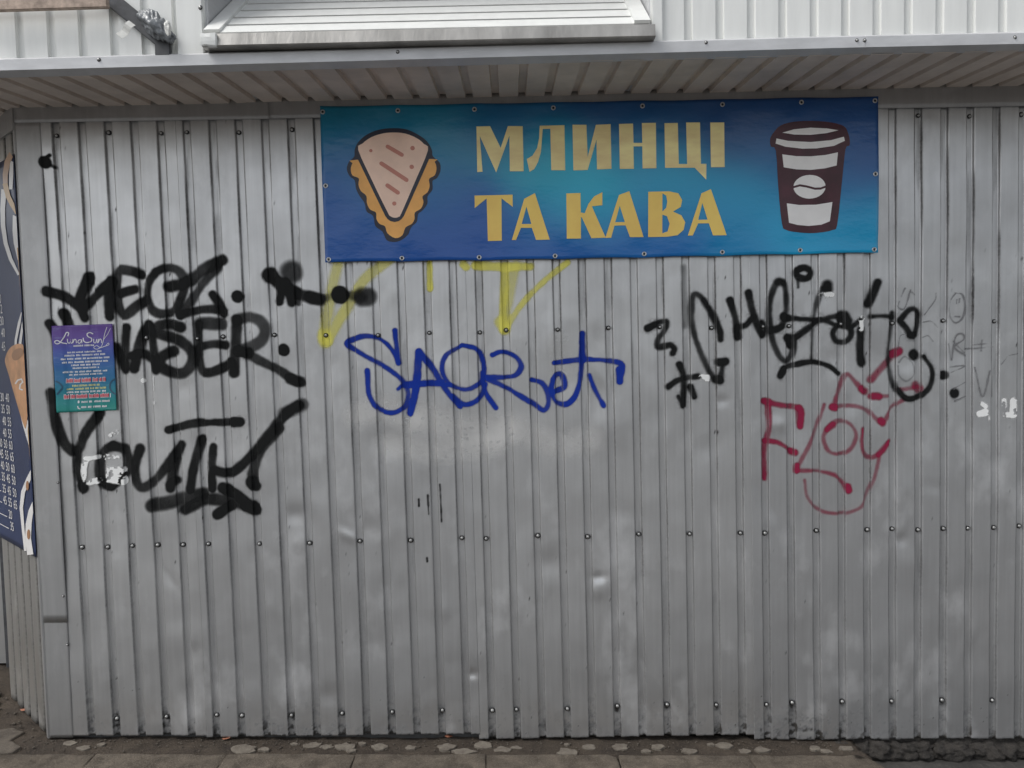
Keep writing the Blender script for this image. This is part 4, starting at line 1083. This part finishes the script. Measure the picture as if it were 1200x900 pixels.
youth = [(Y_((40,75),(55,180),(85,280),(120,330),(150,330),(190,250),(250,165)), 10.5, .92, S3), (Y_((150,330),(152,420),(172,492)), 9.5, .9, S3), (Y_((170,488),(172,495)), 12, .93, 1.6),
         (Y_((312,308),(262,340),(245,420),(265,480),(300,488)), 9.5, .92, S3), (Y_((312,308),(362,330),(378,390),(352,440),(300,486)), 9.5, .9, S3), (Y_((428,320),(405,400),(412,470),(445,492),(500,452),(560,380),(608,305)), 9.5, .88, S3), (Y_((600,320),(575,400),(562,495)), 10, .9, S3), (Y_((555,480),(590,460)), 8, .8, 2),
         (Y_((700,280),(670,380),(650,500)), 9.5, .93, S3), (Y_((552,240),(650,213),(760,206),(862,203)), 8, .93, 1.5), (Y_((840,204),(868,203)), 11, .93, 1.5), (Y_((750,312),(745,400),(745,495)), 8.5, .94, 1.6), (Y_((755,418),(830,425),(900,370),(980,280),(1070,170),(1125,132)), 10.5, .9, 2.0), (Y_((1060,170),(1140,128)), 13, .55, 2.6), (Y_((1040,230),(960,330),(925,420),(930,480)), 10.5, .85, 2.0), (Y_((918,468),(935,485)), 12, .92, 1.6),
         (Y_((480,572),(600,545),(700,520)), 14, .75, 2.6), (Y_((620,590),(720,545),(820,552),(925,578)), 12, .85, 2.2), (Y_((795,495),(860,530),(930,585)), 11.5, .93, 1.8), (Y_((770,610),(830,570)), 11, .94, 1.6), (Y_((895,575),(935,590)), 12, .9, 1.8)]
decal('graffiti', veoz, P_BLACK, .0010, 'upper line of thick black spray graffiti at left', parent=kiosk, seed=1, fat=1.0, mist=.16)
decal('graffiti', vaser, P_BLACK, .0014, 'second line of black graffiti reading VASER beside the flyer', parent=kiosk, seed=2, fat=1.0, mist=.16)
decal('graffiti', youth, P_BLACK, .0011, 'black graffiti reading YOUTH with an underline arrow', parent=kiosk, seed=3, fat=1.12, mist=.16)
decal('graffiti', star, P_BLACK, .0014, 'black spray star with two dots left of the blue tag', parent=kiosk, seed=4, fat=1.12, mist=.16)
U_ = Z(390, 300, 3.4286)
blue = [(U_((250,300),(256,360),(264,430)), 6.2, .95, 1.1), (U_((262,425),(240,380),(200,340),(140,320),(80,335),(58,355),(110,390),(200,440),(270,490),(300,545),(292,600),(240,630),(180,610),(145,550),(140,460)), 5.4, .93, 1.1),
        (U_((310,632),(335,530),(345,385)), 7.5, .95, 1.1), (U_((345,382),(400,450),(450,530),(510,603)), 6.5, .95, 1.1), (U_((262,535),(300,514),(440,506)), 5, .92, 1.1), (U_((285,522),(380,516),(475,518)), 5, .92, 1.1),
        (U_((520,358),(455,400),(440,460),(475,518),(540,535),(598,500),(605,430),(580,375),(520,358)), 5.2, .93, 1.0), (U_((480,560),(530,597),(588,572),(612,515)), 5.2, .9, 1.1), (U_((600,470),(612,545),(655,610)), 5.2, .93, 1), (U_((640,397),(680,385),(730,402),(757,440),(735,478),(680,488),(605,485)), 5.2, .93, 1), (U_((615,490),(700,530),(800,590),(850,620),(868,575),(845,515),(800,498)), 5.6, .94, 1),
        (U_((885,548),(930,525),(920,478),(892,482),(878,540),(900,588),(945,592),(980,550),(998,460),(1003,312)), 5.4, .93, 1), (U_((1003,312),(1003,420)), 7, .93, 1), (U_((890,430),(1000,416),(1100,420),(1162,438),(1152,505)), 5.4, .93, 1), (U_((1150,455),(1152,505)), 6.5, .9, 1), (U_((1030,480),(1060,550),(1088,600)), 5.4, .9, 1.1)]
decal('graffiti', blue, P_BLUE, .0012, 'cursive blue graffiti tag below the banner', parent=kiosk, seed=5, fat=1.05, mist=.06)
W_ = Z(340, 280, 4)
yel = [(W_((230,90),(190,260),(155,470)), 13, .42, 3.5), (W_((470,90),(340,200),(260,330),(175,480)), 12, .5, 3.0), (W_((160,450),(165,480)), 15, .5, 4), (W_((652,110),(655,232)), 7, .66, 1.6), (W_((812,118),(826,132)), 9, .6, 2), (W_((870,126),(1000,132),(1125,128)), 10, .68, 2), (W_((1010,130),(1000,300),(1000,420)), 9, .62, 2), (W_((1060,120),(1030,260),(1005,420)), 11, .35, 3), (W_((1300,110),(1200,190),(1100,290),(1040,370),(1005,425)), 7.5, .6, 2.0), (W_((985,390),(1005,420)), 13, .45, 3)]
yel = [(a_, b_, min(.95, c_*1.15), d_) for a_, b_, c_, d_ in yel]
decal('graffiti', yel, P_YELLOW, .0007, 'faded yellow spray strokes running out from under the banner', parent=kiosk, seed=6)
K_ = Z(740, 300, 4.5); K2 = Z(900, 300, 4.5)
bl2 = [(K_((88,380),(140,352),(185,348),(170,400),(142,440),(142,478),(200,468),(225,488),(218,512)), 6.5, .95, 1.7), (K_((85,380),(120,365)), 8, .9, 1.6), (K_((250,570),(275,640),(275,785)), 7, .95, 1.7), (K_((192,688),(250,652),(350,634)), 6, .93, 1.7), (K_((312,690),(330,742)), 7, .94, 1.5), (K_((245,740),(272,790)), 4, .8, 1.2), (K_((275,60),(282,370)), 6, .38, 3.0),
       (K_((468,440),(460,380),(420,290),(370,220),(330,202),(315,260),(320,370),(360,500),(420,620),(460,650),(482,565)), 6, .85, 2.0), (K_((380,235),(440,330),(465,400)), 7, .7, 2), (K_((462,560),(492,556)), 9.5, .93, 1.7), (K_((450,650),(465,655)), 8, .9, 1.7),
       (K_((520,235),(550,330),(560,425)), 8.5, .95, 1.7), (K_((560,375),(605,360),(640,320)), 7, .93, 1.6), (K_((615,195),(648,330),(690,415)), 8, .95, 1.7),
       (K_((690,350),(730,392),(780,378),(815,300),(812,170),(780,132),(745,180),(725,280),(740,430),(780,530),(820,552),(855,500),(852,435),(830,425)), 6, .84, 2.0), (K_((720,395),(790,375)), 7, .8, 1.7), (K_((770,135),(800,140)), 8, .6, 2), (K_((820,430),(840,470)), 8, .9, 1.7),
       (K_((815,325),(900,330),(985,335)), 4.4, .85, 1.5), (K_((800,318),(825,328)), 8, .9, 1.8), (K_((870,430),(960,362),(995,330)), 4.5, .9, 1.5), (K_((785,630),(800,595)), 7.5, .94, 1.6), (K2((70,615),(90,590),(150,570),(240,558),(320,580),(375,620)), 5.6, .95, 1.4),
       (K2((150,75),(190,62),(225,85),(205,118),(160,112),(145,85),(165,66)), 6.5, .95, 1.5), (K2((155,125),(158,165)), 2, .6, 1), (K2((285,170),(255,270),(237,400),(230,545)), 4, .72, 1.8), (K2((312,155),(314,175)), 10, .88, 3.2),
       (K2((75,325),(200,335),(260,336),(390,312)), 5, .82, 1.8), (K2((130,430),(270,342),(360,365)), 5, .82, 1.6), (K2((395,325),(405,345)), 15, .92, 2.4), (K2((390,362),(430,380),(436,420),(405,452),(360,448),(342,410),(360,375),(392,362)), 6.5, .95, 1.6), (K2((440,375),(490,335)), 5, .85, 1.6),
       (K2((577,140),(552,200),(527,252)), 8.5, .92, 2.2), (K2((545,320),(590,316),(660,322)), 5, .84, 2.0), (K2((490,390),(488,500),(497,562)), 9, .95, 2.2), (K2((660,300),(645,420),(633,520),(645,620),(672,690)), 5, .8, 1.9),
       (K2((695,340),(745,285),(788,288),(792,350),(765,425),(725,375),(692,340)), 6.4, .93, 1.7), (K2((750,420),(775,415)), 7, .9, 1.7), (K2((772,518),(774,522)), 12, .94, 1.8), (K2((822,530),(865,600),(850,690),(790,745),(730,752),(683,708)), 5.4, .93, 1.5), (K2((930,625),(932,632)), 8.5, .96, 1.4), (K2((983,722),(984,726)), 9.5, .96, 1.4)]
decal('graffiti', bl2, P_BLACK, .0016, 'tangled black graffiti script at right with loops and dots', parent=kiosk, seed=7, fat=1.1, mist=.22)
R_ = Z(880, 400, 3.75)
red = [(R_((55,262),(130,280),(215,296),(216,375)), 6, .8, 1.6), (R_((60,262),(75,266)), 8, .8, 1.6), (R_((210,295),(216,370)), 8, .6, 1.8), (R_((76,280),(80,380),(60,470),(62,605)), 5.5, .82, 1.5), (R_((58,435),(120,445),(188,486)), 5, .8, 1.5), (R_((178,484),(192,488)), 8, .8, 1.6),
       (R_((322,278),(272,420),(200,562)), 4.5, .55, 1.6), (R_((200,545),(200,570)), 6.5, .85, 1.5), (R_((200,568),(290,570),(370,590),(430,650)), 4.6, .62, 1.6), (R_((425,640),(430,655)), 7.5, .8, 1.6), (R_((345,370),(318,420),(340,480),(390,495),(440,470),(462,410),(430,360),(380,350),(340,375)), 4.4, .55, 1.6), (R_((335,385),(358,368)), 7, .65, 1.6),
       (R_((492,385),(488,460),(515,508),(570,490),(606,438)), 5, .68, 1.6), (R_((560,495),(606,438)), 6.5, .6, 1.6), (R_((235,610),(250,690),(310,745),(400,755),(480,730),(512,665),(540,600),(562,510)), 3.6, .48, 1.5), (R_((365,290),(385,220),(420,145),(460,180),(495,220)), 5.6, .62, 1.8), (R_((488,210),(505,220)), 8, .7, 1.8), (R_((358,290),(440,283),(510,302),(575,355),(620,290),(680,250)), 4.6, .55, 1.6), (R_((355,288),(372,292)), 7.5, .78, 1.6), (R_((570,345),(578,358)), 7, .75, 1.6),
       (R_((640,48),(580,110),(530,170)), 7.5, .6, 2.2), (R_((625,55),(650,42)), 9, .78, 1.8), (R_((535,240),(560,243)), 8, .75, 1.8), (R_((560,243),(600,240)), 3, .45, 1.5), (R_((650,212),(700,207),(735,200)), 4, .5, 1.8), (R_((725,195),(738,208)), 10, .6, 2.2)]
decal('graffiti', red, P_RED, .0009, 'thin red graffiti with looping letters at right', parent=kiosk, seed=8)
pen = [(K2((690,240),(685,270),(720,275),(750,180)), 1.1, .6, .6), (K2((720,172),(700,215)), .9, .5, .6), (K2((755,190),(775,205)), .9, .4, .6), (K2((885,195),(880,235),(825,310)), 1.1, .6, .6), (K2((815,350),(860,345),(895,375)), 1, .55, .6), (K2((990,195),(960,240),(958,310),(985,352),(1025,330),(1040,270),(1025,205),(985,195)), 1.2, .62, .6), (K2((995,230),(993,250)), 1, .5, .6), (K2((1010,225),(1008,245)), 1, .5, .6), (K2((985,318),(1010,320)), 1, .5, .6),
       (K2((725,410),(695,425),(685,490)), 1, .5, .6), (K2((815,430),(845,420),(870,450)), 1, .55, .6), (K2((970,550),(990,430),(1025,410),(1035,440),(985,480),(1045,525)), 1.1, .55, .6), (K2((960,585),(1040,580),(965,615)), 1, .55, .6), (K2((980,700),(1040,665)), 1, .5, .6), (K2((985,765),(1040,740)), 1, .5, .6), (K2((1040,490),(1200,480)), 1, .5, .6), (K2((1130,440),(1125,500)), 1, .5, .6),
       (K2((690,560),(720,530),(760,560),(770,620),(730,660),(690,630),(685,580)), .9, .38, .6), (R_((985,115),(1018,245),(1050,130)), 1.3, .6, .6), (R_((1070,120),(1065,245)), 1.1, .5, .6), (R_((1100,100),(1130,65),(1170,55)), 1.1, .55, .6), (R_((980,15),(1060,8)), 1.1, .5, .6), (R_((870,10),(880,80)), 1, .45, .6), (R_((890,0),(940,50)), 1, .45, .6)]
decal('scribble', pen, P_PEN, .0018, 'thin grey pen scribbles right of the black script', parent=kiosk, seed=9)
T_ = Z(340, 590, 4)
tick = [(T_((603,-20),(604,12)), 1.6, .85, .7), (T_((645,-40),(650,52)), 2, .85, .8), (T_((702,-90),(710,85)), 2.4, .85, .9), (T_((641,255),(642,272)), 1.6, .8, .7)]
for k_, lab in enumerate(('shortest black drip, leftmost of three', 'middle black drip', 'longest black drip, rightmost of three', 'tiny black drip below the others')):
    decal('paint_drip', tick[k_:k_+1], P_BLACK, .0010, lab, parent=kiosk, seed=10)
decal('paint_blot', [([(53, 190), (54, 191)], 13, .97, 1.2), ([(56, 184), (59, 182)], 3, .9, 1), ([(60, 194), (64, 196)], 3, .7, 1)], P_BLACK, .0012, 'round black paint blot near the upper left corner', parent=kiosk, seed=11)
sm = [([(450, 330), (455, 335)], 5, .25, 3)]
pale_patch = [([(418, 486), (450, 478), (480, 492)], 30, .36, 10), ([(500, 490), (545, 505), (590, 505)], 34, .36, 12), ([(455, 520), (520, 530), (580, 520)], 26, .30, 10), ([(600, 500), (650, 520), (690, 515)], 30, .28, 12), ([(655, 400), (660, 440)], 22, .22, 10)]
decal('paste_residue', pale_patch, P_CHALK, .0005, 'pale smeared paste residue under the blue tag', .22, kiosk, 12)
# torn paper and scraped-paint scuffs left on the wall: things of their own
def scrap(strokes, cut, label, seed):
    o = decal('paper_scrap', strokes, P_PAPER, .0022, None, cut, None, seed); tag(o, label, 'paper scrap', 'torn paper scraps on the wall')
    return o
scrap([(Y_((190,370),(180,420),(195,465),(240,462)), 7, 1, .8), (Y_((200,365),(240,358)), 5, 1, .8), (Y_((275,358),(330,360)), 6, 1, .8)], .36, 'thin torn white paper edge around the O of the YOUTH graffiti', 21)
scrap([(Y_((290,420),(350,415)), 9, 1, .8), (Y_((290,450),(352,460)), 11, 1, .8)], .38, 'solid torn white paper corner inside the O of YOUTH', 22)
scrap([(R_((1015,275),(1030,285)), 6, 1, .8), (R_((1005,318),(1030,312)), 9, 1, .8), (R_((1045,330),(1045,345)), 2.5, 1, .8)], .36, 'small white paper remnant, left of the two by the right edge', 23)
scrap([(R_((1110,260),(1115,320)), 6, 1, .8), (R_((1150,262),(1150,320)), 8, 1, .8), (R_((1120,322),(1155,322)), 6, 1, .8)], .36, 'small white paper remnant, right of the two by the right edge', 24)
scrap([(K2((280,205),(335,205)), 5.5, .95, .8), (K2((295,225),(300,228)), 3, .9, .8)], .44, 'white scuff of scraped paint below a black spray dot at right', 25)
scrap([(K2((485,310),(490,380)), 7, .95, .8), (K2((500,330),(515,320)), 6, .9, .8)], .44, 'pale strip of scraped paint crossing the black script at right', 26)
scrap([(K_((370,640),(400,645)), 7, .95, .8)], .34, 'tiny white scuff of scraped paint between the star and loop of black script', 27)
scrap([(Y_((440,20),(443,24)), 5, .95, .8)], .2, 'tiny white paper dot below the letters VASER', 28)
scrap([(Y_((486,-10),(488,45)), 1.8, .9, .5), (Y_((490,55),(491,125)), 1.6, .8, .5)], .42, 'thin white scraped streak below the letters VASER', 29)
scrap([(Y_((300,262),(325,250)), 5, .9, .8)], .40, 'faint flecks of white paper above the O of YOUTH', 30)
